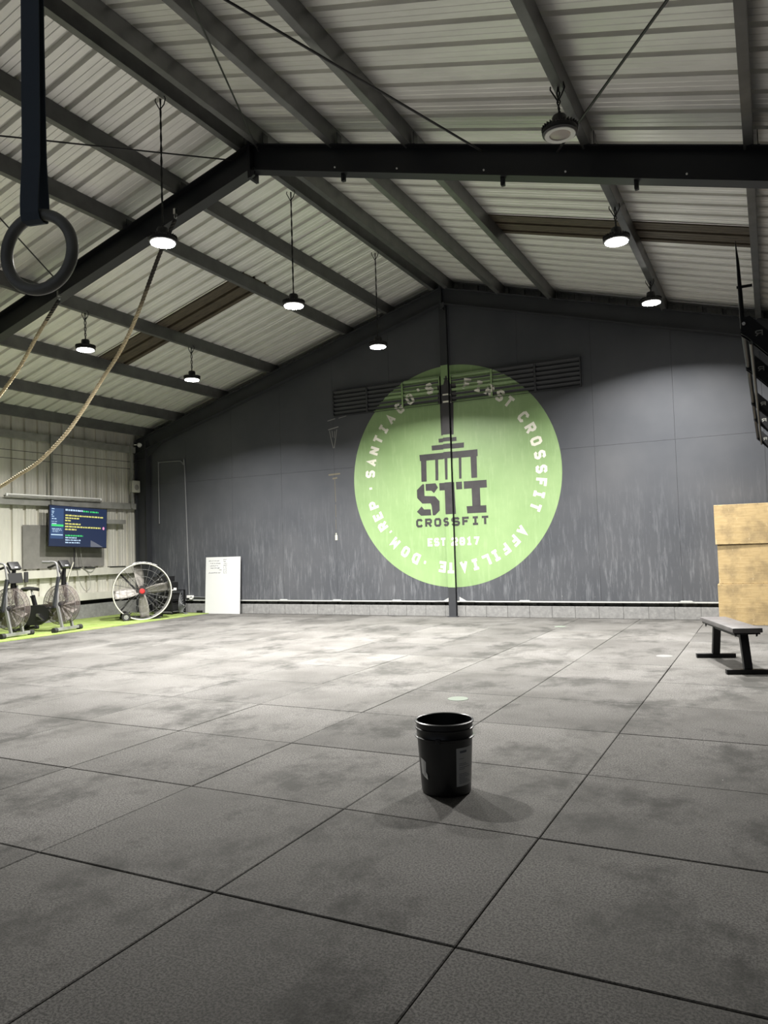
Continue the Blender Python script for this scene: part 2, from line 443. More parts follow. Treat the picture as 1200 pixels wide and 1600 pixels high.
# end frame against the gable and the free-standing frame nearer the camera
def frame_rafter(parent, side, y, depth, fw, mt, x_end):
    b = MB(); x0, x1 = XR+side*.012, x_end
    z0, z1 = raf_top(x0), raf_top(x1); up = Vector((0, 0, 1))
    t = .012
    def sl(zo0, zo1, hw):
        pts = []
        for yy in (y-hw, y+hw):
            pts += [(x0, yy, z0+zo0), (x1, yy, z1+zo0), (x1, yy, z1+zo1), (x0, yy, z0+zo1)]
        v = [b.bm.verts.new(p) for p in pts]
        for f in ((0, 1, 2, 3), (7, 6, 5, 4), (0, 4, 5, 1), (1, 5, 6, 2), (2, 6, 7, 3), (3, 7, 4, 0)): b.bm.faces.new([v[i] for i in f])
    sl(0, -t, fw/2); sl(-depth+t, -depth, fw/2); sl(-t, -depth+t, .004)
    return b.build('rafter', mt, parent)
def frame(y, depth, fw, mt, label, haunch=True, apexplate=True):
    t = thing('portal_frame', (0, 0, 0), label, 'steel frame', 'steel frames of the hall')
    for side, xe in ((-1, WL+.06), (1, WR-.06)):
        frame_rafter(t, side, y, depth, fw, mt, xe)
        b = MB(); xc = xe-side*.0; zt = raf_top(xe)-.02; w_ = .34; cx = xe-side*w_/2
        for dx in (-w_/2+.006, w_/2-.006): b.box((cx+dx, y, zt/2), (.012, fw, zt))
        b.box((cx, y, zt/2), (w_-.02, .008, zt)); b.box((cx, y, .01), (w_+.06, fw+.06, .02))
        b.box((cx, y, zt-depth-.12), (w_-.01, fw-.01, .012))
        b.build('column', mt, t)
        if haunch:
            b = MB(); xh = xe-side*(w_+.55)
            b.prism([(xe-side*w_, raf_top(xe-side*w_)-depth-.20), (xe-side*w_, raf_top(xe-side*w_)-depth+.02), (xh, raf_top(xh)-depth+.01)], .012, Matrix.Translation((0, y-.006, 0)))
            b.build('haunch', mt, t)
    if apexplate:
        b = MB(); za = raf_top(XR)
        for dx in (-.010, .010): b.box((XR+dx, y, za-depth/2-.035), (.016, fw+.012, depth+.13))
        b.prism([(XR+.018, za-depth-.005), (XR+.018, za-depth-.10), (XR+.07, za-depth-.075), (XR+.075, za-depth+.01)], .03, Matrix.Translation((0, y-.08, 0)))
        b.build('apex_plate', mt, t)
    return t
near = frame(7.08, .315, .16, M['rafter'], 'black steel roof frame spanning the hall above the near mats, clear of the walls')
endf = frame(12.80, .30, .14, M['gable'], 'dark grey steel end frame set against the back wall under the roof', True, True)
# bolts and small lugs on the near frame
for x in (-4.05, -3.3, -2.35, -1.55, -.5):
    b = MB(); b.cyl((x, 6.998, raf_top(x)-.27), (x, 6.988, raf_top(x)-.27), .009, 8); b.build('bolt', M['white'], near)
for x in (-3.98, -2.18, -.93):
    b = MB(); z = raf_top(x)-.315
    b.box((x, 7.06, z-.035), (.035, .05, .09)); b.box((x, 7.04, z-.07), (.02, .03, .05))
    b.build('hanger_lug', M['rafter'], near)

# centre column of the gable
COLX0, COLX1, COLY = -5.309, -5.169, 12.868
t = thing('gable_column', ((COLX0+COLX1)/2, 12.903, 0), 'slim steel column in the middle of the back wall, running down through the mural', 'column')
b = MB(); zt = raf_top(XR)-.30; xm = 0
b.box((xm, COLY-12.903+.004, zt/2), (COLX1-COLX0, .008, zt)); b.box((xm, .031, zt/2), (COLX1-COLX0, .008, zt)); b.box((xm, -.001, zt/2), (.008, .060, zt))
b.build('column_shaft', M['gable'], t)
b = MB(); b.box((0, -.01, .006), (.20, .10, .012)); b.build('base_plate', M['gable'], t)

# louvre vents either side of the column
LZ0, LZ1 = 3.945, 4.455
NS = 6; SH = (LZ1-LZ0-.02)/NS
LFY = 12.845
def louvre(x0, x1, label):
    t = thing('louvre_vent', ((x0+x1)/2, WB, LZ0), label, 'vent', 'louvre vents'); cx = (x1-x0)/2
    H_ = LZ1-LZ0
    b = MB(); b.box((0, -.004, H_/2), (x1-x0, .006, H_)); b.build('back_plate', M['gable'], t)
    b = MB()
    for s in (-1, 1): b.box((s*(cx-.008), -.030, H_/2), (.016, .06, H_))
    b.box((0, -.030, H_-.005), (x1-x0-.034, .06, .010)); b.box((0, -.030, .005), (x1-x0-.034, .06, .010))
    b.build('louvre_frame', M['gable'], t)
    for k in range(NS):
        b = MB(); z = .01+k*SH
        v = [(-cx+.02, -.012, z+.004), (cx-.02, -.012, z+.004), (cx-.02, -.057, z+SH-.006), (-cx+.02, -.057, z+SH-.006)]
        b.quad(*v); b.quad(*[(p[0], p[1]+.006, p[2]+.004) for p in v][::-1])
        b.build('slat', M['gable'], t, norm=False)
    for f in (-1/3, 1/3):
        b = MB(); b.box((cx*f, -.035, H_/2), (.035, .054, H_-.022)); b.build('mullion', M['gable'], t)
    return t
LA, LB = (-7.665, -5.345), (-5.135, -2.745)
louvre(*LA, 'dark louvre vent high on the back wall, left of the centre column')
louvre(*LB, 'dark louvre vent high on the back wall, right of the centre column')
MULL = [sum(q)/2+(q[1]-q[0])/2*f for q in (LA, LB) for f in (-1/3, 1/3)]

# ------------------------------------------------------------------ mural, painted over wall, louvres and column
def surf_y(cx, cz, z):
    """front surface of the wall, seen square on, for the region that holds (cx, cz)"""
    if COLX0 < cx < COLX1: return COLY
    for q in (LA, LB):
        if q[0] < cx < q[1] and LZ0 < cz < LZ1:
            if any(abs(cx-m_) < .0175 for m_ in MULL): return WB-.0625
            if cx < q[0]+.02 or cx > q[1]-.02 or cz < LZ0+.012 or cz > LZ1-.012: return WB-.0605
            k = int((cz-LZ0-.01)/SH); fr = (z-(LZ0+.01+k*SH)-.004)/(SH-.010); fr = max(0, min(1, fr))
            return WB-.012-.045*fr
    return WB
CUTX = [COLX0, COLX1]+[v for q in (LA, LB) for v in (q[0], q[0]+.02, q[1]-.02, q[1])]+[m_+s_ for m_ in MULL for s_ in (-.0175, .0175)]
CUTZ = [LZ0, LZ0+.012, LZ1-.012, LZ1]+[LZ0+.01+k*SH+.0005 for k in range(1, NS)]
def paint(name, polys, mt, off, parent):
    bm = bmesh.new()
    for pi, poly in enumerate(polys):
        vv = [bm.verts.new((p[0], pi*1e-4 if name == 'letter' else 0, p[1])) for p in poly]
        f = bm.faces.new(vv)
        if len(poly) > 4: bmesh.ops.triangulate(bm, faces=[f])
    for x in CUTX: bmesh.ops.bisect_plane(bm, geom=bm.verts[:]+bm.edges[:]+bm.faces[:], plane_co=(x, 0, 0), plane_no=(1, 0, 0), dist=1e-6)
    for z in CUTZ: bmesh.ops.bisect_plane(bm, geom=bm.verts[:]+bm.edges[:]+bm.faces[:], plane_co=(0, 0, z), plane_no=(0, 0, 1), dist=1e-6)
    out = bmesh.new()
    for f in bm.faces:
        c = f.calc_center_median(); vs2 = []
        for v in f.verts:
            vs2.append(out.verts.new((v.co.x, surf_y(c.x, c.z, v.co.z)-off-v.co.y, v.co.z)))
        nf = out.faces.new(vs2); nf.normal_update()
        if nf.normal.y > 0: nf.normal_flip()
    bm.free(); me = bpy.data.meshes.new(name); out.to_mesh(me); out.free(); me.materials.append(mt)
    o = bpy.data.objects.new(name, me); C.objects.link(o)
    if parent: o.parent = parent
    return o
def stroke(pts, t, closed=False):
    """a polyline with mitred joints -> quads"""
    P_ = [Vector((p[0], p[1])) for p in pts]; n = len(P_); L_, R__ = [], []
    for i in range(n):
        a = P_[i-1] if (i > 0 or closed) else None; c = P_[(i+1) % n] if (i < n-1 or closed) else None
        d1 = (P_[i]-a).normalized() if a is not None else (c-P_[i]).normalized()
        d2 = (c-P_[i]).normalized() if c is not None else d1
        n1 = Vector((-d1.y, d1.x)); n2 = Vector((-d2.y, d2.x)); mm = (n1+n2)
        mm = mm.normalized() if mm.length > 1e-4 else n1
        k = t/2/max(.5, mm.dot(n1))
        L_.append(P_[i]+mm*k); R__.append(P_[i]-mm*k)
    out = []
    for i in range(n if closed else n-1):
        j = (i+1) % n; out.append([L_[i], R__[i], R__[j], L_[j]])
    return out
G = {
 'S': [[(1, .80), (.80, 1), (.2, 1), (0, .82), (0, .68), (.2, .52), (.8, .48), (1, .32), (1, .18), (.8, 0), (.2, 0), (0, .20)]],
 'A': [[(0, -.1), (.5, 1), (1, -.1)], [(.2, .28), (.8, .28)]], 'N': [[(0, -.1), (0, 1.1)], [(0, 1), (1, 0)], [(1, -.1), (1, 1.1)]],
 'T': [[(-.12, 1), (1.12, 1)], [(.5, 1), (.5, -.1)]], 'I': [[(0, 1), (1, 1)], [(0, 0), (1, 0)], [(.5, 0), (.5, 1)]],
 'G': [[(1, .80), (.8, 1), (.2, 1), (0, .8), (0, .2), (.2, 0), (.8, 0), (1, .2), (1, .45), (.5, .45)]],
 'O': [[(.2, 1), (0, .8), (0, .2), (.2, 0), (.8, 0), (1, .2), (1, .8), (.8, 1), (.2, 1)]],
 'F': [[(0, -.1), (0, 1), (1.1, 1)], [(0, .5), (.85, .5)]], 'R': [[(0, -.1), (0, 1), (.8, 1), (1, .85), (1, .6), (.8, .45), (0, .45)], [(.5, .45), (1, -.1)]],
 'C': [[(1, .78), (.8, 1), (.2, 1), (0, .8), (0, .2), (.2, 0), (.8, 0), (1, .22)]],
 'L': [[(0, 1.1), (0, 0), (1.1, 0)]], 'E': [[(1.1, 1), (0, 1), (0, 0), (1.1, 0)], [(0, .5), (.85, .5)]],
 'D': [[(0, 1), (.7, 1), (1, .75), (1, .25), (.7, 0), (0, 0), (0, 1)]], 'M': [[(0, -.1), (0, 1), (.5, .45), (1, 1), (1, -.1)]],
 'P': [[(0, -.1), (0, 1), (.8, 1), (1, .85), (1, .6), (.8, .45), (0, .45)]],
 "'": [[(.5, 1.1), (.5, .78)]], '.': [[(.35, .02), (.65, .02)]], '*': [[(.30, .5), (.70, .5)]],
 '2': [[(0, .78), (.2, 1), (.8, 1), (1, .8), (1, .62), (0, .15), (0, 0), (1.1, 0)]],
 '0': [[(.2, 1), (0, .8), (0, .2), (.2, 0), (.8, 0), (1, .2), (1, .8), (.8, 1), (.2, 1)], [(.5, .38), (.5, .62)]],
 '1': [[(.05, .8), (.5, 1), (.5, 0)], [(0, 0), (1, 0)]], '7': [[(-.1, 1), (1, 1), (.35, -.1)]], 'U': [[(0, 1), (0, 0), (1, 0), (1, 1)]],
 'r': [[(1, -.1), (1, 1), (.2, 1), (0, .85), (0, .6), (.2, .45), (1, .45)], [(.5, .45), (0, -.1)]],
}
def glyph(ch, w_, h_, t):
    """quads of a letter centred on the origin"""
    out = []
    for ln in G[ch]:
        closed = ln[0] == ln[-1] and len(ln) > 2
        pts = [((x-.5)*(w_-t), (y-.5)*(h_-t)) for x, y in (ln[:-1] if closed else ln)]
        tt = t*(1.15 if ch in ".*" else 1)
        out += stroke(pts, tt, closed)
    return out
def place(polys, x, z, rot):
    c, s = math.cos(rot), math.sin(rot)
    return [[(x+p[0]*c-p[1]*s, z+p[0]*s+p[1]*c) for p in q] for q in polys]
MC = (-5.20, 2.59); MRAD = 2.055
mural = thing('wall_mural', (0, 0, 0), 'round green mural with cream lettering and black emblem painted across the back wall', 'mural')
disc = [(MC[0]+MRAD*math.sin(2*PI*k/120)+0, MC[1]+MRAD*math.cos(2*PI*k/120)) for k in range(120)]
# the disc as strips so the cuts stay clean
rings = []
for k in range(60):
    a0, a1 = -PI/2+PI*k/60, -PI/2+PI*(k+1)/60
    z0, z1 = MC[1]+MRAD*math.sin(a0), MC[1]+MRAD*math.sin(a1); h0, h1 = MRAD*math.cos(a0), MRAD*math.cos(a1)
    q = [(MC[0]-h0, z0), (MC[0]+h0, z0), (MC[0]+h1, z1), (MC[0]-h1, z1)]
    if h0 < 1e-3: q = [(MC[0], z0), (MC[0]+h1, z1), (MC[0]-h1, z1)]
    if h1 < 1e-3: q = [(MC[0]-h0, z0), (MC[0]+h0, z0), (MC[0], z1)]
    rings.append(q)
paint('green_disc', rings, M['green'], .0012, mural)
ARC = [('S', -85), ('A', -77.1), ('N', -69.4), ('T', -61.6), ('I', -53.8), ('A', -45.6), ('G', -36.3), ('O', -27.0), ("'", -19.6), ('S', -12.3),
       ('F', 13.4), ('I', 21.1), ('R', 28.9), ('S', 36.2), ('T', 43.0), ('C', 56.2), ('R', 64.5), ('O', 73.1), ('S', 81.6), ('S', 90.2), ('F', 98.0), ('I', 105.2), ('T', 112.9),
       ('A', 129.3), ('F', 137.0), ('F', 144.6), ('I', 151.6), ('L', 158.4), ('I', 166.0), ('A', 173.6), ('T', -178.6), ('E', -171.8),
       ('*', -159.7), ('D', -153.0), ('O', -144.5), ('M', -135.2), ('.', -127.6), ('R', -121.2), ('E', -113.8), ('P', -105.8), ('*', -94.5)]
for ch, an in ARC:
    a = math.radians(an); x, z = MC[0]+1.695*math.sin(a), MC[1]+1.695*math.cos(a)
    paint('letter', place(glyph(ch, .150, .205, .050), x, z, -a), M['cream'], .0026, mural)
for i, ch in enumerate('EST'): paint('letter', place(glyph(ch, .108, .150, .036), -5.665+i*.131, 1.372, 0), M['cream'], .0026, mural)
for i, ch in enumerate('2017'): paint('letter', place(glyph(ch, .108, .150, .036), -5.165+i*.137, 1.372, 0), M['cream'], .0026, mural)
for i, ch in enumerate('CROSSFIT'): paint('letter', place(glyph(ch, .142, .162, .042), -5.872+i*.1855, 1.738, 0), M['emblem'], .0026, mural)
EMB = {
 'letter_s': [[(-5.751, 2.467), (-5.788, 2.467), (-5.905, 2.365), (-5.905, 2.216), (-5.751, 2.245)], [(-5.905, 2.216), (-5.801, 2.104), (-5.634, 2.100), (-5.538, 2.228), (-5.751, 2.245)], [(-5.634, 2.100), (-5.614, 2.057), (-5.450, 2.130), (-5.538, 2.228)], [(-5.614, 2.057), (-5.597, 1.873), (-5.545, 1.873), (-5.452, 1.956), (-5.450, 2.130)],
   [(-5.722, 2.469), (-5.722, 2.341), (-5.609, 2.336), (-5.518, 2.470)], [(-5.609, 2.336), (-5.557, 2.286), (-5.472, 2.385), (-5.518, 2.470)],
   [(-5.919, 1.955), (-5.834, 1.877), (-5.769, 1.993), (-5.819, 2.053)], [(-5.834, 1.877), (-5.626, 1.875), (-5.633, 1.990), (-5.769, 1.993)]],
 'letter_t': [[(-5.445, 2.466), (-5.442, 2.327), (-5.144, 2.327), (-5.144, 2.466)], [(-5.319, 2.327), (-5.307, 1.877), (-5.132, 1.876), (-5.144, 2.327)], [(-5.113, 2.466), (-5.107, 2.327), (-4.992, 2.327), (-4.992, 2.466)]],
 'letter_i': [[(-4.960, 2.466), (-4.958, 2.328), (-4.516, 2.328), (-4.518, 2.466)], [(-4.810, 2.328), (-4.807, 2.006), (-4.649, 2.006), (-4.649, 2.328)], [(-4.920, 2.008), (-4.910, 1.877), (-4.541, 1.877), (-4.541, 2.008)]],
 'monument': [[(-5.427, 3.294), (-5.425, 3.222), (-5.068, 3.222), (-5.070, 3.298)], [(-5.573, 3.178), (-5.568, 3.087), (-4.929, 3.087), (-4.925, 3.182)], [(-5.830, 3.026), (-5.821, 2.907), (-4.669, 2.907), (-4.670, 3.034)],
   [(-5.800, 2.907), (-5.804, 2.514), (-5.696, 2.514), (-5.689, 2.907)], [(-5.510, 2.907), (-5.516, 2.519), (-5.459, 2.519), (-5.448, 2.907)], [(-5.292, 2.907), (-5.291, 2.515), (-5.243, 2.515), (-5.233, 2.907)], [(-5.041, 2.907), (-5.045, 2.521), (-4.997, 2.521), (-4.987, 2.907)], [(-4.808, 2.907), (-4.806, 2.518), (-4.695, 2.518), (-4.690, 2.907)],
   [(-5.371, 3.350), (-5.123, 3.350), (-5.103, 3.95), (-5.375, 3.95)], [(-5.40, 3.95), (-5.03, 3.95), (-5.03, 4.28), (-5.40, 4.28)],
   [(-5.265, 4.28), (-5.150, 4.28), (-5.175, 4.37), (-5.235, 4.37)], [(-5.225, 4.37), (-5.185, 4.37), (-5.190, 4.44), (-5.220, 4.44)], [(-5.255, 4.375), (-5.16, 4.375), (-5.16, 4.395), (-5.255, 4.395)]]}
for nm, pl in EMB.items(): paint(nm, pl, M['emblem'], .0026, mural)
for q_ in ([[(-5.286, 4.078), (-5.140, 4.078), (-5.140, 4.106), (-5.286, 4.106)], [(-5.286, 3.942), (-5.140, 3.942), (-5.140, 3.974), (-5.286, 3.974)]]): paint('monument_band', [q_], M['cream'], .0036, mural)

# ------------------------------------------------------------------ purlins: lipped channels on top of the frames
OFFS = (0.12, 1.10, 2.02, 3.85, 5.20, 6.45, 7.38)
NAMES = ('nearest the ridge', 'second from the ridge', 'third from the ridge', 'fourth from the ridge', 'fifth from the ridge', 'sixth from the ridge', 'lowest, at the top of the side wall')
def purlin(x, side, label):
    t = .005; h = .200; fw_ = .075; z = raf_top(x)
    t_ = thing('purlin', (x, 0, z), label, 'roof purlin', 'grey purlins under the %s roof slope' % ('left' if side < 0 else 'right'))
    sh = -SL*side
    for nm, y0, y1, dz in (('channel', YF+.1, 6.15, 0), ('channel', 6.15, 13.05, .004)):
        b = MB(); L_ = y1-y0; cy = (y0+y1)/2
        zz = dz
        # web on the camera-right side, flanges to the left, small lips
        b.box((0, cy, h/2+zz), (t, L_, h))
        b.box((-fw_/2, cy, t/2+zz), (fw_, L_, t)); b.box((-fw_/2, cy, h-t/2+zz-.001), (fw_, L_, t))
        b.box((-fw_, cy, .012+zz), (t, L_, .022)); b.box((-fw_, cy, h-.012+zz), (t, L_, .022))
        b.build(nm, M['purlin'], t_)
    for y in (7.08,):
        b = MB(); b.box((.035, y, .07), (.006, .10, .13)); b.box((.02, y, .004), (.06, .10, .006)); b.build('cleat', M['rafter'], t_)
    return t_
for o_, nm in zip(OFFS, NAMES): purlin(XR-o_, -1, 'grey steel purlin in the left roof slope, '+nm)
for o_, nm in list(zip(OFFS, NAMES))[:6]:
    xr_ = XR+o_-(.01 if o_ < .2 else 0)
    purlin(xr_+.04, 1, 'grey steel purlin in the right roof slope, '+nm)

# roof bracing rods and side wall girts
def rod(a, b_, r, label, cat='bracing rod', grp='thin roof bracing rods', mt=None):
    b = MB(); b.tube([a, b_], r, 8); return tag(b.build('bracing_rod', mt or M['black'], smooth=True), label, cat, grp)
rod((-5.0, 1.3, 5.98), (-2.36, 6.99, 5.19), .011, 'thin black rod crossing the right roof slope, from upper left to the black frame')
rod((1.75, 1.2, 4.10), (-1.62, 6.99, 4.98), .011, 'thin black bracing rod running from the top right edge down behind the unlit lamp')
rod((-2.30, 1.3, 5.20), (-5.06, 6.99, 5.93), .009, 'thin dark bracing rod meeting the ridge of the black frame from the upper left')
rod((-8.9, 1.2, 4.92), (-5.42, 7.0, 5.92), .009, 'thin black bracing rod crossing the upper left roof slope just below the ridge')
rod((-5.55, 1.3, 5.88), (-8.45, 6.99, 5.06), .009, 'thin black bracing rod seen through the gymnastic ring')

def girt(z, x, h, y0, y1, mt, label):
    b = MB(); cy = (y0+y1)/2; L_ = y1-y0; t = .005
    b.box((x+.06, cy, z), (t, L_, h)); b.box((x+.02, cy, z+h/2), (.08, L_, t)); b.box((x+.02, cy, z-h/2), (.08, L_, t))
    return tag(b.build('wall_girt', mt, None), label, 'wall rail', 'steel rails along the ribbed side wall')
girt(3.70, WL+.06, .14, YF, 12.7, M['girt'], 'grey steel rail along the top of the ribbed side wall')
girt(2.41, WL+.06, .13, YF, 12.7, M['girt'], 'grey steel rail along the ribbed side wall just above the television')
girt(.985, WL+.06, .15, YF, 12.7, M['sidesheet'], 'pale steel rail along the ribbed side wall behind the bikes')
girt(.47, WL+.04, .15, YF, 12.7, M['sidesheet'], 'lowest pale steel rail at the foot of the ribbed side wall')
for y, lab in ((10.42, 'thin upright steel strut on the ribbed side wall above the television'), (12.55, 'thin upright steel strut on the ribbed side wall near the corner')):
    b = MB(); b.box((WL+.15, y, 3.08), (.03, .05, 1.42)); b.box((WL+.12, y, 3.08), (.03, .02, 1.42))
    tag(b.build('wall_strut', M['girt']), lab, 'wall strut', 'upright struts')
for z, lab in ((3.14, 'upper of two thin cables strung along the ribbed side wall'), (3.28, 'lower of two thin cables strung along the ribbed side wall')):
    zz = 3.42 if 'upper' in lab else 3.26
    b = MB(); pts = [(WL+.14, YF+.5+k*(12.7-YF-.5)/12, zz-.04*math.sin(PI*(k % 6)/6)) for k in range(13)]
    b.tube(pts, .006, 6); tag(b.build('wall_cable', M['black'], smooth=True), lab, 'cable', 'cables on the side wall')
# dark backing board behind the television
b = MB(); b.box((WL+.035, 10.83, 1.53), (.012, 2.0, .86)); b.box((WL+.03, 10.83, 1.53), (.016, .03, .86))
tag(b.build('backing_board', varied('board_grey', (0.17, 0.165, 0.15), 0.6, amt=.15)), 'flat grey board fixed to the ribbed side wall behind the television', 'board')
b = MB(); b.box((WL+.13, 12.02, 2.05), (.10, .62, .09)); tag(b.build('shelf_bracket', M['girt']), 'short grey metal shelf on the ribbed side wall right of the television', 'shelf')

# fluorescent batten above the television
t = thing('tube_light', (WL+.17, 10.5, 2.50), 'long unlit tube light batten lying on the rail above the television', 'light')
b = MB(); b.box((0, 0, 0), (.06, 2.3, .035), bev=.004); b.build('batten', M['girt'], t)
b = MB(); b.cyl((.02, -1.1, .034), (.02, 1.1, .034), .013, 10); b.build('tube', M['white'], t, smooth=True)
for s in (-1, 1):
    b = MB(); b.box((.015, s*1.12, .025), (.035, .035, .05)); b.build('end_cap', M['white'], t)

# ------------------------------------------------------------------ lamps
def make_lamp(x, y, z_att, z, lit, label, long_cord):
    t = thing('hanging_lamp', (x, y, z), label, 'lamp', 'round high-bay lamps hung from the purlins')
    b = MB()
    b.lathe([(.0, .150), (.052, .150), (.060, .135), (.060, .075), (.068, .065), (.128, .052), (.140, .040), (.144, .020), (.140, .002), (.124, -.004), (.112, .004), (.112, .014), (0, .014)], 40)
    for k in range(30):
        a = 2*PI*k/30; rot = Matrix.Rotation(a, 3, 'Z'); b.box(rot @ Vector((.118, 0, .050)), (.056, .006, .028), rot)
    b.build('housing', M['black'], t, smooth=True)
    b = MB(); b.lathe([(.124, -.006), (.122, -.012), (.085, -.010), (.082, .002)], 40); b.build('lens_ring', M['lenson'] if lit else M['lensring'], t, smooth=True)
    b = MB(); b.lathe([(.083, .000), (.06, -.008), (.0005, -.010)], 40); b.build('lens', M['lenson'] if lit else M['lensoff'], t, smooth=True)
    b = MB(); b.tube([(0, 0, .15), (-.006, 0, .175), (0, 0, .20), (.008, 0, .185), (.004, 0, .155)], .006, 8); b.build('hook', M['black'], t, smooth=True)
    b = MB(); H_ = z_att-z; n = max(8, int(H_/.05))
    for ph in (0, PI):
        am = .013 if not long_cord else .006
        b.tube([(am*math.cos(ph+k*1.1)*math.sin(PI*k/n)**.5 if 0 < k < n else 0, am*math.sin(ph+k*1.1), .19+(H_-.19)*k/n) for k in range(n+1)], .0065, 6)
    b.tube([(0, 0, H_-.11), (.02, .03, H_-.05), (.05, .02, H_), (.045, -.01, H_+.03)], .006, 6)
    b.tube([(0, 0, H_-.13), (-.03, -.01, H_-.07), (-.062, -.01, H_-.01), (-.062, 0, H_+.02)], .006, 6)
    b.build('cord', M['black'], t, smooth=True)
    if lit:
        l = bpy.data.lights.new('lamp_light', 'AREA'); l.shape = 'DISK'; l.size = .20; l.energy = LAMP_W; l.color = (1.0, .975, .935); l.spread = math.radians(143)
        lo = bpy.data.objects.new('lamp_light', l); C.objects.link(lo); lo.parent = t; lo.location = (0, 0, -.018)
    return t
LAMPS = [(-5.41, 5.78, 6.02, 4.50, 1, 'lit round lamp on a long cord, nearest and brightest, in front of the black frame', 1), (-5.41, 8.17, 6.02, 4.50, 1, 'lit round lamp on a long cord, behind the black frame under the ridge', 1), (-5.42, 10.57, 6.02, 4.50, 1, 'lit round lamp on a long cord, closest to the back wall above the mural edge', 1),
         (-9.05, 7.99, 4.98, 4.42, 1, 'lit round lamp on a short cord, leftmost in the photo', 0), (-9.05, 10.34, 4.98, 4.40, 1, 'lit round lamp on a short cord, low at the left near the far corner', 0),
         (-1.36, 8.51, 4.99, 4.60, 1, 'lit round lamp on a short cord in front of the brown sheet at the right', 0), (-1.36, 11.26, 4.99, 4.68, 1, 'lit round lamp on a short cord, low at the right by the back wall', 0),
         (-1.36, 6.00, 4.99, 4.60, 0, 'unlit round black lamp with white lens ring hanging in front of the black frame', 0)]
for a in LAMPS: make_lamp(*a)

# ------------------------------------------------------------------ climbing ropes
def catmull(P_, n=10):
    P_ = [Vector(p) for p in P_]; P_ = [P_[0]*2-P_[1]]+P_+[P_[-1]*2-P_[-2]]; out = []
    for i in range(1, len(P_)-2):
        for k in range(n):
            t = k/n; a, b, c, d = P_[i-1:i+3]
            out.append(.5*((2*b)+(c-a)*t+(2*a-5*b+4*c-d)*t*t+(3*b-a-3*c+d)*t**3))
    out.append(P_[-2]); return out
def rope(pts, label):
    t = thing('climbing_rope', (0, 0, 0), label, 'rope', 'climbing ropes hung from the black frame')
    path = catmull(pts, 16); r = .0125
    # arc-length resample, then three strands twisted together
    seg = [0]
    for a, b_ in zip(path, path[1:]): seg.append(seg[-1]+(b_-a).length)
    L_ = seg[-1]; n = int(L_/.012); b = MB(); smp = []; j = 0
    for k in range(n+1):
        s = L_*k/n
        while j < len(seg)-2 and seg[j+1] < s: j += 1
        smp.append(path[j].lerp(path[j+1], (s-seg[j])/max(1e-6, seg[j+1]-seg[j])))
    for ph in range(3):
        q = []
        for k, p in enumerate(smp):
            tg = (smp[min(k+1, n)]-smp[max(k-1, 0)]).normalized(); x = tg.cross(Vector((0, 1, 0))).normalized(); y = tg.cross(x)
            a = ph*2*PI/3+k*.012/.13*2*PI
            q.append(p+x*math.cos(a)*r+y*math.sin(a)*r)
        b.tube(q, .0135, 7)
    b.build('twisted_rope', M['rope'], t, smooth=True)
    p0 = Vector(pts[0]); p1 = Vector(pts[1]); d = (p1-p0).normalized()
    b = MB(); b.tube([p0-d*.03, p0+d*.30], .024, 10); b.build('sleeve', M['rubber'], t, smooth=True)
    b = MB(); b.tube([p0-d*.04+Vector((.02*math.cos(a), 0, .03*math.sin(a)+.03)) for a in [2*PI*k/12 for k in range(12)]], .006, 6, closed=True)
    b.box(p0-d*.04+Vector((0, 0, .085)), (.03, .05, .07))
    b.build('shackle', M['steel'], t, smooth=True)
    return t
rope([(-6.36, 7.0, 5.40), (-6.62, 7, 5.02), (-6.99, 7, 4.36), (-7.28, 7, 3.95), (-7.63, 7, 3.60), (-7.99, 7, 3.24), (-8.36, 7, 2.92), (-8.86, 7, 2.62), (-9.26, 7, 2.47), (-9.66, 7, 2.33), (-10.3, 7.0, 2.16), (-11.2, 7.0, 2.05), (-12.3, 7.0, 2.15), (WL+.12, 7.0, 2.33)], 'long manila climbing rope curving from below the nearest lit lamp to the left edge')
rope([(-8.45, 7.0, 4.76), (-8.62, 7, 4.60), (-8.84, 7, 4.39), (-9.24, 7, 3.97), (-9.65, 7, 3.64), (-10.2, 7, 3.27), (-11.0, 7, 2.85), (-12.0, 7, 2.55), (WL+.12, 7, 2.50)], 'shorter manila climbing rope at the far left, hanging below the gymnastic ring')

# ------------------------------------------------------------------ gymnastic ring and strap
t = thing('gymnastic_ring', (-1.692, 1.345, 2.112), 'dark grey gymnastic ring on a wide navy strap hanging close at the top left', 'gymnastic ring', rz=math.radians(14))
b = MB(); b.tube([(.1005*math.cos(2*PI*k/64), 0, .1005*math.sin(2*PI*k/64)) for k in range(64)], .0155, 20, closed=True)
b.build('ring', varied('ring_composite', (0.25, 0.25, 0.22), 0.36, amt=.2, scale=14), t, smooth=True)
b = MB(); w2 = .0275
def strap(pts, w2, th):
    n = len(pts); L_ = []
    for i, p in enumerate(pts):
        a = Vector(pts[max(i-1, 0)]); c = Vector(pts[min(i+1, n-1)]); tg = (c-a).normalized(); nr = tg.cross(Vector((1, 0, 0))).normalized()
        pv = Vector(p); L_.append([b.bm.verts.new(pv+Vector((s*w2, 0, 0))+nr*q) for s, q in ((-1, -th), (1, -th), (1, th), (-1, th))])
    for A_, B_ in zip(L_, L_[1:]):
        for k in range(4): b.bm.faces.new((A_[k], A_[(k+1) % 4], B_[(k+1) % 4], B_[k]))
    b.bm.faces.new(L_[0]); b.bm.faces.new(L_[-1][::-1])
cx0 = -.012
loop = [(cx0, -.021*math.cos(a), .1005+.0215*math.sin(a)) for a in [PI*k/12 for k in range(13)]]
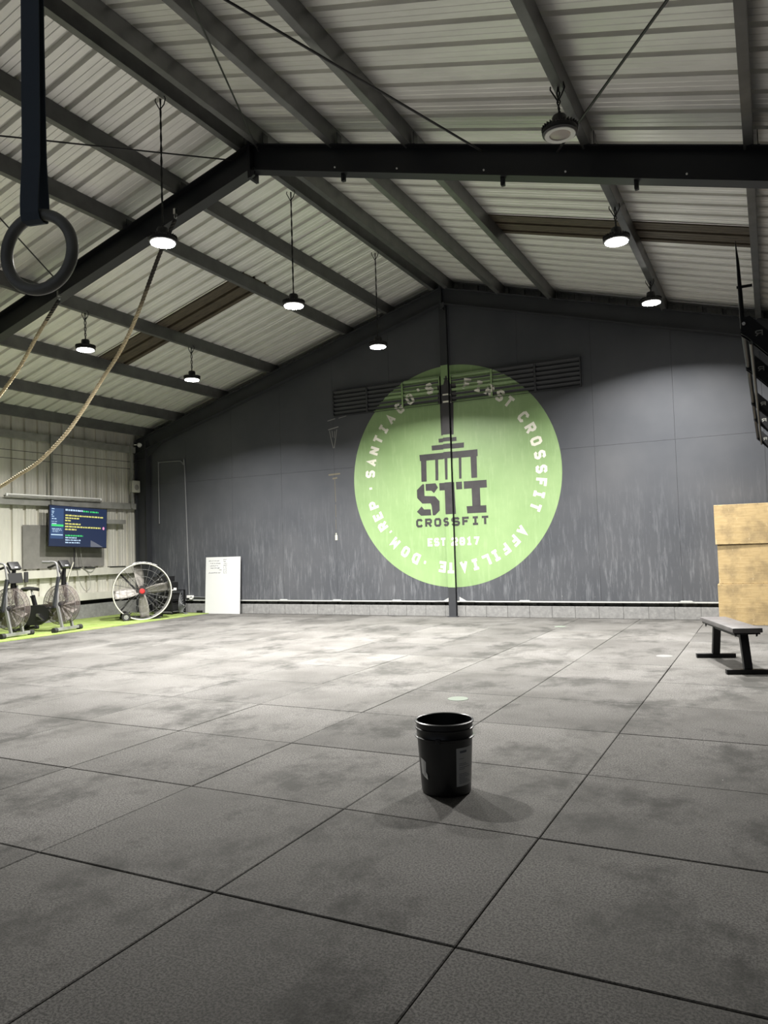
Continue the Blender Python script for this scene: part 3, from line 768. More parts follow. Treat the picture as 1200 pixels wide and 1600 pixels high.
front = [(cx0, -.012, 2.9), (cx0, -.012, .6), (cx0, -.013, .25), (cx0, -.0215, .145), (cx0, -.0215, .10), (cx0, -.016, .083), (cx0, 0, .078), (cx0, .016, .083), (cx0, .0215, .10), (cx0, .0215, .145), (cx0, .013, .25), (cx0, .008, .6), (cx0, .008, 2.9)]
strap(front, w2, .0016)
b.build('strap', M['bluestrap'], t)

# ------------------------------------------------------------------ bucket
t = thing('bucket', (-1.603, 3.765, 0), 'black plastic bucket with ribbed rim and grey label standing alone on the mats', 'bucket', rz=math.radians(-20))
b = MB(); HB = .375
b.lathe([(.001, .008), (.112, .008), (.118, .0), (.128, .004), (.131, .015), (.1465, .285), (.150, .288), (.158, .290), (.159, .296), (.1505, .299), (.1485, .303), (.1495, .333), (.1560, .335), (.1565, .341), (.1500, .344), (.1495, .366), (.1570, .368), (.1575, .374), (.151, .378), (.1465, .375), (.1455, .30), (.128, .02), (.001, .016)], 72)
b.build('bucket_body', mat('bucket_black', (0.008, 0.009, 0.010), 0.34), t, smooth=True)
def patch(r0, r1, z0, z1, a0, a1, off, n=14):
    b = MB()
    def pt(a, z):
        f = (z-.015)/(.285-.015); r = .131+(.1465-.131)*f+off
        return (r*math.cos(a), r*math.sin(a), z)
    for k in range(n):
        u0, u1 = a0+(a1-a0)*k/n, a0+(a1-a0)*(k+1)/n
        b.quad(pt(u0, z0), pt(u1, z0), pt(u1, z1), pt(u0, z1))
    return b
d2r = math.radians
# angles measured in the bucket's own frame; it is turned by -20 degrees
ga = lambda world: d2r(world+20)
lab = patch(0, 0, .055, .252, ga(-44), ga(5), .0012).build('label', M['labelpaper'], t); tag(lab, 'grey printed paper label')
b = patch(0, 0, .226, .238, ga(-36), ga(-18), .0020)
for k, z in enumerate((.196, .170, .162, .150, .142, .118, .110, .102, .094, .086, .078, .070)):
    q = patch(0, 0, z, z+.0022, ga(-38), ga(-25+(k*7) % 26), .0020, 5); me = bpy.data.meshes.new('x'); q.bm.to_mesh(me); q.bm.free(); b.bm.from_mesh(me)
b.build('label_print', M['ink'], lab, norm=False)
b = MB()
def bp(a, z, off=.0014):
    f = (z-.015)/(.27); r = .131+.0155*f+off; a = ga(a); return (r*math.cos(a), r*math.sin(a), z)
b.quad(bp(-134, .190), bp(-132, .110), bp(-124, .098), bp(-122, .186)); b.quad(bp(-122, .186), bp(-124, .098), bp(-116, .100), bp(-114, .176)); b.quad(bp(-124, .098, .0020), bp(-109, .088, .007), bp(-110, .112, .004), bp(-116, .125, .0025))
tag(b.build('torn_sticker', M['paper'], t), 'torn white sticker')
b = MB()
a = ga(-80); rot = Matrix.Rotation(a, 3, 'Z'); b.box(rot @ Vector((.158, 0, .292)), (.018, .026, .026), rot, .003); b.cyl(rot @ Vector((.160, 0, .291)), rot @ Vector((.172, 0, .291)), .008, 12)
b.build('handle_lug', M['black'], t)

# ------------------------------------------------------------------ flat bench
t = thing('weight_bench', (-.425, 8.45, 0), 'flat black weight bench with worn padded top at the right edge', 'bench', rz=d2r(-71))
b = MB(); b.box((0, 0, .413), (1.14, .27, .045), bev=.008); b.build('pad', varied('worn_vinyl', (0.085, 0.080, 0.080), 0.45, amt=.35, scale=8), t, smooth=True)
b = MB(); b.box((0, 0, .382), (1.10, .235, .016)); b.box((0, 0, .352), (.86, .06, .05)); b.build('underframe', M['blackmetal'], t)
b = MB()
for s in (-1, 1):
    b.bar((s*.43, 0, .365), (s*.53, 0, .02), .065, .05, up=(0, 1, 0), bev=.003) if False else b.bar((s*.43, 0, .36), (s*.52, 0, .03), .075, .05, bev=.003)
for s in (-1, 1):
    bb = MB(); bb.bar((s*.43, 0, .365), (s*.52, 0, .045), .075, .05, bev=.003); bb.build('leg', M['blackmetal'], t)
    bb = MB(); bb.box((s*.525, 0, .024), (.055, .40, .042), bev=.003); bb.build('foot_bar', M['blackmetal'], t)
b.bm.free()
for s, y in ((-1, -.11), (1, .10), (1, -.09)):
    b = MB(); x = s*.47
    b.quad((x, y, .39), (x+.05, y+.005, .39), (x+.035, y+.008, .355), (x+.012, y-.002, .342)); b.quad((x+.02, y-.004, .39), (x+.03, y, .36), (x+.02, y+.01, .33), (x+.005, y+.01, .37))
    b.build('torn_cover', M['black'], t, norm=False)

# ------------------------------------------------------------------ plywood boxes
def ply_box(loc, size, rz, label):
    t = thing('plyo_box', loc, label, 'plywood box', 'stack of plywood jump boxes', rz)
    w_, d_, h_ = size; th = .018
    for nm, c, s in (('panel', (0, -d_/2+th/2, h_/2), (w_, th, h_)), ('panel', (0, d_/2-th/2, h_/2), (w_, th, h_)), ('panel', (-w_/2+th/2, 0, h_/2), (th, d_-2*th-.001, h_)), ('panel', (w_/2-th/2, 0, h_/2), (th, d_-2*th-.001, h_)),
                     ('panel', (0, 0, h_-th/2), (w_-2*th-.001, d_-2*th-.001, th)), ('panel', (0, 0, th/2), (w_-2*th-.001, d_-2*th-.001, th))):
        b = MB(); b.box(c, s, bev=.006); b.build(nm, M['ply'], t)
    b = MB()
    for k in range(6):
        b.cyl((-w_/2+.05+k*(w_-.1)/5, -d_/2+.001, h_-.010), (-w_/2+.05+k*(w_-.1)/5, -d_/2-.0015, h_-.010), .004, 8); b.cyl((-w_/2+.05+k*(w_-.1)/5, -d_/2+.001, .010), (-w_/2+.05+k*(w_-.1)/5, -d_/2-.0015, .010), .004, 8)
    b.build('screws', mat('screw_dark', (0.05, 0.04, 0.03), 0.5), t)
    return t
BW = .78
ply_box((-.745+BW/2, 12.555, 0), (BW, .51, .598), 0, 'worn plywood box at the bottom of the stack behind the bench')
ply_box((-.722+BW/2, 12.575, .600), (BW, .51, .586), d2r(-.5), 'worn plywood box in the middle of the stack behind the bench')
ply_box((-.748+BW/2, 12.555, 1.188), (BW, .51, .592), d2r(.4), 'worn plywood box on top of the stack behind the bench')

# ------------------------------------------------------------------ whiteboard leaning on the wall
t = thing('whiteboard', (-10.495, 12.80, 0), 'white board with faint handwriting leaning on the dark back wall', 'whiteboard')
t.rotation_euler = (d2r(-3.2), 0, 0)
b = MB(); b.box((0, 0, .605), (.93, .016, 1.21), bev=.002); b.build('board_panel', M['whitegloss'], t)
b = MB()
def scribble(x, z, L_, hgt=.022):
    k = 0; xx = x
    while xx < x+L_:
        wl = random.uniform(.02, .05); n = 5
        pts = [(xx+wl*i/n, -.0102, z+random.uniform(-hgt/2, hgt/2)) for i in range(n+1)]
        for p, q in zip(pts, pts[1:]): b.bar(p, q, .0065, .002)
        xx += wl+random.choice((.004, .004, .022))
for z, x, L_ in ((1.13, -.38, .30), (1.075, -.34, .30), (1.025, -.34, .22), (.975, -.33, .25), (.875, -.38, .30), (.938, -.10, .06)): scribble(x, z, L_)
for k in range(8): scribble(.02, 1.155-k*.041, .06 if k % 2 else .085, .018)
b.build('handwriting', M['ink'], t)

# ------------------------------------------------------------------ big drum fan
t = thing('drum_fan', (-11.38, 11.38, 0), 'large round drum fan with dusty metal blades and red hub on the turf', 'fan', rz=d2r(50))
# local: fan faces -y, axis height
FR, FZ = .562, .575
def circ(r, y, n=56): return [(r*math.cos(2*PI*k/n), y, FZ+r*math.sin(2*PI*k/n)) for k in range(n)]
mxf = Matrix.Translation((0, 0, FZ)) @ Matrix.Rotation(PI/2, 4, 'X')
b = MB(); b.lathe([(FR-.004, .17), (FR, .172), (FR, -.168), (FR-.004, -.17), (FR-.008, -.168), (FR-.008, .168)], 64, mxf); b.build('drum', mat('drum_grey', (0.20, 0.20, 0.19), 0.5), t, smooth=True)
b = MB(); b.tube(circ(FR, -.172), .011, 8, closed=True); b.build('rim', mat('rim_cream', (0.60, 0.58, 0.48), 0.5), t, smooth=True)
b = MB()
for yy in (-.19, .17):
    for k in range(20):
        a = 2*PI*k/20+.1; b.tube([(.05*math.cos(a), yy-.02 if yy < 0 else yy, FZ+.05*math.sin(a)), (FR*math.cos(a+.25), -.172 if yy < 0 else yy, FZ+FR*math.sin(a+.25))], .0028, 5)
for r in (.16, .30, .44): b.tube(circ(r, -.192+.02*r/.56), .0028, 5, closed=True)
b.build('wire_guard', mat('guard_wire', (0.10, 0.10, 0.095), 0.5), t, smooth=True)
bladem = M['aluminium']
for k, a in enumerate((98, 186, 276, 8)):
    bm_ = MB(); a = d2r(a); n = 8; prev = None
    for i in range(n+1):
        r = .07+.46*i/n; w_ = .07+.042*math.sin(PI*min(1, i/n*1.1)*.8); tw = d2r(42-16*i/n)
        ca, sa = math.cos(a), math.sin(a); u = Vector((ca, 0, sa)); v = Vector((-sa, 0, ca))
        e = v*math.cos(tw)+Vector((0, -1, 0))*math.sin(tw); c = Vector((0, -.02, FZ))+u*r
        row = [bm_.bm.verts.new(c+e*w_*q+Vector((0, 1, 0))*(.012*(1-q*q))) for q in (-1, -.5, 0, .5, 1)]
        if prev:
            for j in range(4): bm_.bm.faces.new((prev[j], prev[j+1], row[j+1], row[j]))
        prev = row
    o = bm_.build('blade', bladem, t, smooth=True, norm=False); md = o.modifiers.new('thickness', 'SOLIDIFY'); md.thickness = .003
b = MB(); b.lathe([(.0005, .115), (.04, .112), (.055, .095), (.055, .06), (.0005, .06)], 28, mxf); b.build('hub', M['red'], t, smooth=True)
b = MB(); b.lathe([(.0005, -.16), (.10, -.16), (.11, -.15), (.11, .03), (.0005, .03)], 28, mxf); b.build('motor', M['black'], t, smooth=True)
b = MB()
for s in (-1, 1): b.bar((s*.10, .06, FZ-.02), (s*.40, .10, FZ-.38), .035, .01, up=(0, 1, 0)); b.bar((s*.10, .06, FZ+.02), (s*.40, .10, FZ+.36), .035, .01, up=(0, 1, 0))
b.bar((-.42, .14, .05), (.42, .14, .05), .04, .04); b.build('motor_mount', M['black'], t)
for s, yy in ((-1, -.13), (-1, .16)):
    b = MB(); x = -.32; z = .088
    b.lathe([(.045, -.018), (.075, -.024), (.086, -.014), (.086, .014), (.075, .024), (.045, .018)], 32, Matrix.Translation((x, yy-.10 if yy < 0 else yy+.06, z)) @ Matrix.Rotation(PI/2, 4, 'X'))
    wh = b.build('wheel', M['rubber'], t, smooth=True)
    b = MB(); mm = Matrix.Translation((x, yy-.10 if yy < 0 else yy+.06, z)) @ Matrix.Rotation(PI/2, 4, 'X')
    b.lathe([(.0005, .020), (.02, .024), (.03, .012), (.050, .016), (.052, -.016), (.0005, -.018)], 24, mm); b.build('wheel_rim', M['silver'], wh, smooth=True)
b = MB(); b.cyl((-.32, -.24, .088), (-.32, .24, .088), .012, 12); b.bar((-.32, -.20, .088), (-.22, -.17, .16), .03, .012); b.bar((-.32, .20, .088), (-.22, .17, .16), .03, .012); b.build('axle', M['black'], t)
b = MB(); b.bar((.16, -.12, .035), (.34, -.12, .035), .05, .05, bev=.004); b.bar((.16, .12, .035), (.34, .12, .035), .05, .05, bev=.004); b.bar((.25, -.14, .03), (.25, .14, .03), .03, .03); b.build('rest_foot', M['rubber'], t)
# crumpled paper lying on the drum
b = MB(); n = 14; prev = None
for i in range(n+1):
    a = d2r(60+48*i/n); row = []
    for j in range(7):
        yy = -.19+.30*j/6; r = FR+.020+random.uniform(-.006, .012); row.append(b.bm.verts.new((r*math.cos(a), yy, FZ+r*math.sin(a))))
    if prev:
        for j in range(6): b.bm.faces.new((prev[j], prev[j+1], row[j+1], row[j]))
    prev = row
o = tag(b.build('paper_sheet', M['paper'], smooth=True, norm=False), 'crumpled white sheet lying on top of the drum fan', 'paper'); o.matrix_world = Matrix.Translation((-11.38, 11.38, 0)) @ Matrix.Rotation(d2r(50), 4, 'Z')
o.modifiers.new('thickness', 'SOLIDIFY').thickness = .003

# ------------------------------------------------------------------ stereo rack in the corner
t = thing('equipment_rack', (-11.73, 12.55, 0), 'black open metal rack in the corner behind the drum fan', 'rack')
for x in (-.24, .24):
    for y in (-.20, .20):
        b = MB(); b.box((x, y, .26), (.03, .03, .52)); b.build('post', M['blackmetal'], t)
for z in (.07, .30, .515):
    b = MB(); b.box((0, 0, z), (.51, .43, .014)); b.box((0, -.21, z-.012), (.51, .012, .03)); b.build('shelf', M['blackmetal'] if z > .1 else mat('shelf_edge', (0.09, 0.09, 0.09), 0.5), t)
def amp(x, y, z, w_, d_, h_, label, rz=0, knobs=3):
    t = thing('amplifier', (x, y, z), label, 'amplifier', 'black stereo units on the corner rack', rz)
    b = MB(); b.box((0, 0, h_/2+.006), (w_, d_, h_-.012), bev=.004); b.build('casing', M['black'], t)
    b = MB(); b.box((0, -d_/2-.003, h_/2+.006), (w_-.02, .006, h_-.03)); b.build('front_panel', M['screenblack'], t)
    for k in range(knobs):
        b = MB(); b.cyl((-w_/2+.08+k*.09, -d_/2-.004, h_/2), (-w_/2+.08+k*.09, -d_/2-.022, h_/2), .016, 14); b.build('knob', M['greypaint'], t, smooth=True)
    for sx in (-1, 1):
        b = MB(); b.cyl((sx*(w_/2-.04), 0, 0), (sx*(w_/2-.04), 0, .008), .015, 10); b.build('foot', M['rubber'], t)
amp(-11.80, 12.53, .522, .36, .34, .17, 'black stereo unit standing on the top shelf of the corner rack')
amp(-11.87, 12.53, .692, .33, .32, .13, 'black stereo unit on top of another at the top of the corner rack')
amp(-11.73, 12.55, .307, .40, .34, .14, 'black stereo unit on the middle shelf of the corner rack')
amp(-11.73, 12.55, .077, .42, .36, .18, 'black stereo unit on the lowest shelf of the corner rack')
b = MB(); b.box((-11.56, 12.40, .531), (.13, .05, .018), Matrix.Rotation(.3, 3, 'Z'), .004); tag(b.build('white_adapter', M['white']), 'small white adapter lying on the top shelf of the corner rack', 'adapter')
b = MB(); b.box((-11.50, 12.47, .549), (.045, .05, .052), None, .006); tag(b.build('charger_plug', M['white']), 'small upright white plug at the edge of the rack top shelf', 'charger')
b = MB()
for k in range(6):
    x = -11.46+.02*k; pts = [(-11.48, 12.62+.02*k, .46-.05*k), (x, 12.55, .34-.03*k), (x+.03, 12.50+.02*k, .18), (x-.02, 12.56, .06), (x+.02*k, 12.60, .012), (x+.12, 12.58-.02*k, .018)]
    b.tube(catmull(pts, 6), .006, 6)
tag(b.build('cable_tangle', M['conduit'], smooth=True), 'tangle of grey cables hanging off the right side of the corner rack', 'cables', kind='stuff')
b = MB(); b.box((-11.17, 12.86, .034), (.12, .06, .044), None, .004); tag(b.build('power_brick', M['black']), 'small black power brick on the turf end against the block course', 'power brick')

# conduit and socket on the gable wall
b = MB(); path = [(-12.34, 12.915, 2.0), (-12.34, 12.915, 3.30), (-12.33, 12.915, 3.36), (-12.27, 12.915, 3.40), (-11.75, 12.915, 3.385), (-11.66, 12.915, 3.36), (-11.60, 12.915, 3.29), (-11.565, 12.915, 3.18), (-11.50, 12.915, .40)]
b.tube(catmull(path, 5), .013, 8); tag(b.build('conduit_pipe', M['conduit'], smooth=True), 'thin grey conduit pipe bent over and down the back wall near the left corner', 'pipe')
t = thing('wall_socket', (-11.46, 12.92, .355), 'small white socket box at the foot of the conduit pipe', 'socket')
b = MB(); b.box((0, -.02, 0), (.17, .05, .055), None, .004); b.box((.03, -.02, -.035), (.07, .05, .05), None, .004); b.build('socket_box', M['white'], t)
b = MB(); b.box((.05, -.047, -.005), (.02, .006, .02)); b.build('socket_hole', M['black'], t)
b = MB(); b.cyl((-11.38, 12.925, .345), (-10.98, 12.925, .335), .011, 8); tag(b.build('conduit_stub', M['conduit'], smooth=True), 'short level conduit running right from the white socket box behind the whiteboard', 'pipe')

# ------------------------------------------------------------------ television
t = thing('television', (-12.66, 10.955, 1.915), 'flat television showing yellow and green text on navy, on the ribbed side wall', 'television')
t.rotation_euler = (0, d2r(2), d2r(90))
TW, TH_ = 1.46, .835      # local: x across, front faces -y
b = MB(); b.box((0, .02, 0), (TW, .035, TH_), bev=.004); b.box((0, .05, -.05), (.9, .04, .5), bev=.01); b.build('casing', M['screenblack'], t)
b = MB(); b.box((0, .0015, .004), (TW-.02, .003, TH_-.026)); sc = b.build('screen', M['scr_bg'], t)
def sbar(mt, rects, name):
    b = MB()
    for u0, u1, v0, v1 in rects:    # fractions across, down
        b.quad(*[((u-.5)*TW, -.0015 if name != 'sidebar' else -.0008, (.5-v)*TH_) for u, v in ((u0, v1), (u1, v1), (u1, v0), (u0, v0))])
    return b.build(name, mt, sc, norm=False)
def words(u0, u1, v, h_=.028):
    out = []; u = u0
    while u < u1-.006:
        L_ = min(random.uniform(.018, .06), u1-u); n = max(1, int(L_/.010))
        for k in range(n): out.append((u+k*L_/n, u+(k+.80)*L_/n, v-h_/2*random.choice((.8, 1, 1.15)), v+h_/2))
        u += L_+.009
    return out
sbar(M['scr_side'], [(.025, .235, .07, .80)], 'sidebar')
sbar(M['scr_wht'], words(.265, .56, .095, .040)+words(.27, .46, .768)+words(.27, .53, .825)+words(.27, .52, .885)+words(.04, .10, .09, .02)+words(.04, .08, .15, .02)+words(.045, .085, .19, .02)+words(.04, .06, .23, .02)+words(.045, .095, .27, .02)+words(.045, .12, .325, .022)+words(.04, .13, .39, .012)+words(.05, .20, .565, .018)+words(.06, .21, .60, .014)+words(.06, .16, .635, .012)+[(.035, .225, .695, .718), (.045, .12, .432, .450)], 'screen_text')
sbar(M['scr_grn'], words(.565, .67, .10, .036)+words(.69, .84, .103, .036)+words(.27, .57, .715, .034)+[(.04, .235, .458, .505)], 'screen_text')
sbar(M['scr_yel'], words(.265, .93, .225, .034)+words(.265, .50, .29, .034)+words(.262, .355, .352, .032)+words(.262, .525, .43, .034)+words(.262, .885, .498, .034)+words(.262, .455, .565, .034), 'screen_text')
b = MB(); b.bm.faces.new([b.bm.verts.new(((.935-.5)*TW+.026*math.cos(2*PI*k/20), -.0018, (.5-.50)*TH_+.032*math.sin(2*PI*k/20))) for k in range(20)][::-1]); b.build('screen_button', M['scr_pnk'], sc, norm=False)
b = MB(); b.quad(*[((u-.5)*TW, -.0018, (.5-v)*TH_) for u, v in ((.705, .975), (.93, .975), (.80, .875), (.705, .81))]); b.build('screen_corner', M['scr_grey'], sc, norm=False)
b = MB(); b.box((-.02, .13, .0), (.06, .13, .50)); b.box((-.02, .19, .30), (.05, .03, .55)); b.build('wall_mount', M['greypaint'], t)
for k, (y0, mt, x_, lab) in enumerate(((10.93, M['black'], .16, 'black television cable hanging straight down below the television'), (10.90, M['cablewhite'], .18, 'pale television cable slanting down to the turf'), (11.02, M['girt'], .14, 'grey looped television cable hanging behind the right bike'), (11.15, M['girt'], .14, 'thin grey television cable looped right of the others'))):
    b = MB(); x = WL+x_
    P_ = {0: [(x, y0, 1.52), (x, y0+.01, 1.25), (x, y0, 1.06)], 1: [(x, y0, 1.20), (x, y0-.10, .98), (x+.02, y0-.17, .80), (x+.05, y0-.24, .3), (x+.1, y0-.3, .02)], 2: [(x, y0-.02, 1.5), (x, y0, 1.1), (x, y0+.06, .80), (x, y0+.20, .60), (x, y0+.33, .66), (x, y0+.30, .95), (x, y0+.12, 1.09)], 3: [(x, y0-.04, 1.5), (x, y0+.02, 1.12), (x, y0+.20, .98), (x, y0+.32, 1.05), (x, y0+.22, 1.12)]}[k]
    b.tube(catmull(P_, 8), .010 if k < 2 else .006, 6); tag(b.build('television_cable', mt, smooth=True), lab, 'cable', 'cables under the television')
b = MB(); b.box((WL+.11, 11.0, 1.075), (.10, .22, .03), None, .004); b.box((WL+.11, 11.35, 1.07), (.09, .30, .02), None, .004)
tag(b.build('media_box', M['black']), 'flat black box lying on the pale rail under the television', 'box')
b = MB(); b.bar((WL+.10, 11.9, 1.07), (WL+.10, 12.35, 1.065), .08, .02, bev=.004); tag(b.build('black_strap', M['black']), 'long flat black thing lying on the pale rail left of the drum fan', 'strap')

# wall speaker and camera
t = thing('wall_speaker', (WL+.15, 12.64, 2.86), 'small pale box speaker fixed on the ribbed side wall by the corner', 'speaker')
b = MB(); b.box((0, 0, 0), (.12, .22, .27), bev=.02); b.build('speaker_box', mat('speaker_beige', (0.46, 0.46, 0.40), 0.5), t, smooth=True)
b = MB(); b.lathe([(.0005, .004), (.03, .006), (.05, .001), (.062, .004), (.066, 0)], 24, Matrix.Translation((.061, 0, -.02)) @ Matrix.Rotation(PI/2, 4, 'Y')); b.build('cone', M['girt'], t, smooth=True)
b = MB(); b.box((-.07, 0, 0), (.05, .05, .10)); b.build('bracket', M['girt'], t)
t = thing('security_camera', (-12.66, 12.66, 3.80), 'small white dome camera high in the far left corner', 'camera')
b = MB(); b.lathe([(.0005, .045), (.03, .04), (.045, .02), (.05, -.01), (.045, -.03)], 24, Matrix.Rotation(d2r(-60), 4, 'Y')); b.build('camera_shell', M['white'], t, smooth=True)
b = MB(); b.lathe([(.045, -.028), (.035, -.05), (.0005, -.06)], 24, Matrix.Rotation(d2r(120), 4, 'Y')); b.build('camera_dome', M['black'], t, smooth=True)
b = MB(); b.cyl((-.16, 0, .02), (-.02, 0, .01), .012, 8); b.build('camera_arm', M['white'], t)

# stains on the wall left of the mural
def stain(x, z, pts, mt, name, lab, cat='stain'):
    b = MB()
    for p, q, w_ in pts: b.bar((x+p[0], WB-.0012, z+p[1]), (x+q[0], WB-.0012, z+q[1]), .0015, w_, up=(1, 0, 0))
    return tag(b.build(name, mt), lab, cat, 'pale marks on the back wall')
pm = mat('stain_pale', (0.26, 0.26, 0.25), 0.8); pb = mat('stain_brown', (0.13, 0.115, 0.08), 0.8)
stain(-7.70, 3.52, [((-.09, .16), (-.06, .0), .012), ((-.06, 0), (-.01, -.20), .014), ((.01, -.20), (.05, 0), .014), ((.05, 0), (.08, .17), .012), ((-.12, .18), (.12, .22), .02), ((-.03, .15), (-.02, .02), .012), ((.03, .14), (.02, .0), .010)], pm, 'leak_stain', 'pale funnel shaped leak stain on the back wall, high left of the mural')
stain(-7.70, 2.74, [((-.14, .05), (.13, .06), .03), ((-.10, .02), (.10, .02), .03), ((-.05, -.03), (.06, -.02), .03), ((0, -.05), (.01, -.5), .010), ((.005, -.55), (.005, -.80), .008), ((0, -.85), (.0, -1.05), .008)], pb, 'leak_stain', 'brown leak stain with a long thin drip, left of the mural')
stain(-7.70, 1.53, [((0, .05), (0, -.05), .05), ((0, .09), (0, .05), .02)], mat('patch_cream', (0.55, 0.54, 0.40), 0.8), 'paint_chip', 'small cream paint chip on the back wall left of the mural', 'paint chip')
stain(-7.55, 3.93, [((-.28, -.05), (-.10, -.02), .014), ((-.02, -.02), (.16, .01), .012)], pm, 'scuff_mark', 'pale scuff on the back wall just under the left louvre vent', 'scuff')

# ------------------------------------------------------------------ air bikes (front = +x, local)
def air_bike(loc, rz, label, variant):
    t = thing('air_bike', loc, label, 'exercise bike', 'air bikes parked on the turf', rz)
    # front stabiliser with end wheels, rear stabiliser
    b = MB(); b.bar((.12, -.29, .06), (.12, .29, .06), .05, .05, bev=.006); b.build('front_foot', M['silver'], t)
    for s in (-1, 1):
        b = MB(); b.cyl((.12, s*.27, .05), (.12, s*.34, .05), .048, 18); b.build('foot_wheel', M['rubber'], t, smooth=True)
    b = MB(); b.bar((-.80, -.25, .05), (-.80, .25, .05), .05, .05, bev=.006); b.build('rear_foot', M['blackmetal'], t)
    for s in (-1, 1):
        b = MB(); b.cyl((-.80, s*.24, .045), (-.80, s*.29, .045), .038, 14); b.build('foot_pad', M['rubber'], t, smooth=True)
    # fork legs either side of the fan
    for s in (-1, 1):
        b = MB(); b.bar((.12, s*.125, .07), (.02, s*.125, .47), .045, .035, up=(0, 1, 0)); b.bar((.02, s*.125, .47), (.01, s*.115, .86), .035, .03, up=(0, 1, 0)); b.build('fork_leg', M['silver'], t)
    # fan: smoked cage with blades inside
    FZ_, RF = .475, .345
    mx = Matrix.Translation((.0, 0, FZ_)) @ Matrix.Rotation(PI/2, 4, 'X')
    b = MB(); b.lathe([(RF*.22, .10), (RF*.6, .092), (RF*.93, .074), (RF, .055), (RF, -.055), (RF*.93, -.074), (RF*.6, -.092), (RF*.22, -.10)], 56, mx); fc = b.build('fan_shroud', M['smoke'], t, smooth=True)
    b = MB()
    for yy in (-.10, .10):
        for k in range(28):
            a = 2*PI*k/28; b.tube([(.10*math.cos(a), yy, FZ_+.10*math.sin(a)), (RF*math.cos(a), yy*.62, FZ_+RF*math.sin(a))], .0022, 5)
        for r in (.10, .20, .28, RF-.002): b.tube([(r*math.cos(2*PI*k/40), yy*(1 if r < .25 else .78 if r < .3 else .6), FZ_+r*math.sin(2*PI*k/40)) for k in range(40)], .003 if r < .3 else .006, 6, closed=True)
    b.build('fan_cage', mat('cage_grey', (0.10, 0.09, 0.085), 0.5), t, smooth=True)
    b = MB()
    for k in range(11):
        a = 2*PI*k/11+.2; u = Vector((math.cos(a), 0, math.sin(a))); v = Vector((-math.sin(a), 0, math.cos(a))); n_ = Vector((0, 1, 0))
        e = (n_*.83+v*.55); c0 = Vector((0, 0, FZ_))
        b.quad(c0+u*.06-e*.035, c0+u*.31-e*.055, c0+u*.31+e*.055, c0+u*.06+e*.035)
    o = b.build('fan_blades', mat('blade_grey', (0.30, 0.27, 0.25), 0.45), t, norm=False); o.modifiers.new('thickness', 'SOLIDIFY').thickness = .003
    b = MB(); b.cyl((0, -.13, FZ_), (0, .13, FZ_), .055, 22); b.build('fan_hub', M['black'], t, smooth=True)
    # main frame, crank cover, pedals
    b = MB(); b.bar((-.80, 0, .07), (-.55, 0, .26), .05, .06); b.bar((-.55, 0, .26), (-.38, 0, .34), .05, .06); b.bar((-.55, 0, .24), (-.20, 0, .30), .05, .06); b.bar((-.50, 0, .20), (-.635, 0, .64), .05, .06); b.build('main_frame', M['blackmetal'], t)
    b = MB(); b.prism([(-.74, .18), (-.62, .11), (-.42, .12), (-.22, .22), (-.18, .36), (-.30, .47), (-.55, .47), (-.72, .38)], .07, Matrix.Translation((0, -.10, 0))); cv = b.build('crank_cover', M['black'], t)
    for s in (-1, 1):
        ang = d2r(-35 if s < 0 else 145); cx_, cz_ = -.42, .30
        b = MB(); ex, ez = cx_+.17*math.cos(ang), cz_+.17*math.sin(ang)
        b.bar((cx_, s*.12, cz_), (ex, s*.12, ez), .02, .03, up=(0, 1, 0)); b.cyl((cx_, s*.05, cz_), (cx_, s*.13, cz_), .03, 14); b.build('crank', M['steel'], t)
        b = MB(); b.box((ex, s*.18, ez), (.10, .09, .022), bev=.004); b.build('pedal', M['black'], t)
    for s in (-1, 1):
        b = MB(); b.bar((.02, s*.18, .44), (-.14, s*.20, .42), .05, .03, bev=.006); b.cyl((-.06, s*.13, .43), (-.06, s*.25, .43), .024, 12); b.build('foot_peg', M['black'], t)
    # seat
    b = MB(); b.cyl((-.60, 0, .52), (-.67, 0, .755), .018, 14); b.build('seat_post', M['steel'], t, smooth=True)
    b = MB(); b.cyl((-.635, -.05, .62), (-.635, .05, .62), .016, 10); b.build('adjust_knob', M['black'], t)
    b = MB(); prof = [(-.82, .115, .755), (-.78, .125, .78), (-.71, .115, .785), (-.63, .07, .777), (-.55, .035, .77), (-.50, .020, .76)]
    prev = None
    for x, hw, z in prof:
        row = [b.bm.verts.new((x, hw*q, z+dz)) for q, dz in ((-1, -.025), (-.85, .005), (0, .016), (.85, .005), (1, -.025), (.5, -.045), (-.5, -.045))]
        if prev:
            for j in range(7): b.bm.faces.new((prev[j], prev[(j+1) % 7], row[(j+1) % 7], row[j]))
        else: b.bm.faces.new(row)
        prev = row
    b.bm.faces.new(prev[::-1]); b.build('saddle', M['rubber'], t, smooth=True)
    # moving arms with grips towards the rider
    for s in (-1, 1):
        low = (-.02, s*.165, .46)
        mid, up_, gr = ((.09, -.175, .97), (.04, -.20, 1.225), (-.19, -.24, 1.235)) if s < 0 else ((-.13, .175, .95), (-.30, .20, 1.17), (-.50, .24, 1.13))
        m2 = tuple(mid[k]*.4+up_[k]*.6+(.02, 0, .0)[k] for k in range(3))
        b = MB(); b.bar(low, mid, .045, .035, up=(0, 1, 0)); b.build('lever_arm', mat('lever_dark', (0.045, 0.048, 0.055), 0.4), t)
        b = MB(); b.tube(catmull([mid, m2, up_, gr], 6), .017, 12); hb = b.build('handlebar', M['silver'] if s < 0 else M['blackmetal'], t, smooth=True)
        b = MB(); g0 = Vector(up_).lerp(Vector(gr), .35); b.tube([g0, Vector(gr)], .021, 12); b.build('grip', M['rubber'] if s > 0 else M['silver'], hb, smooth=True)
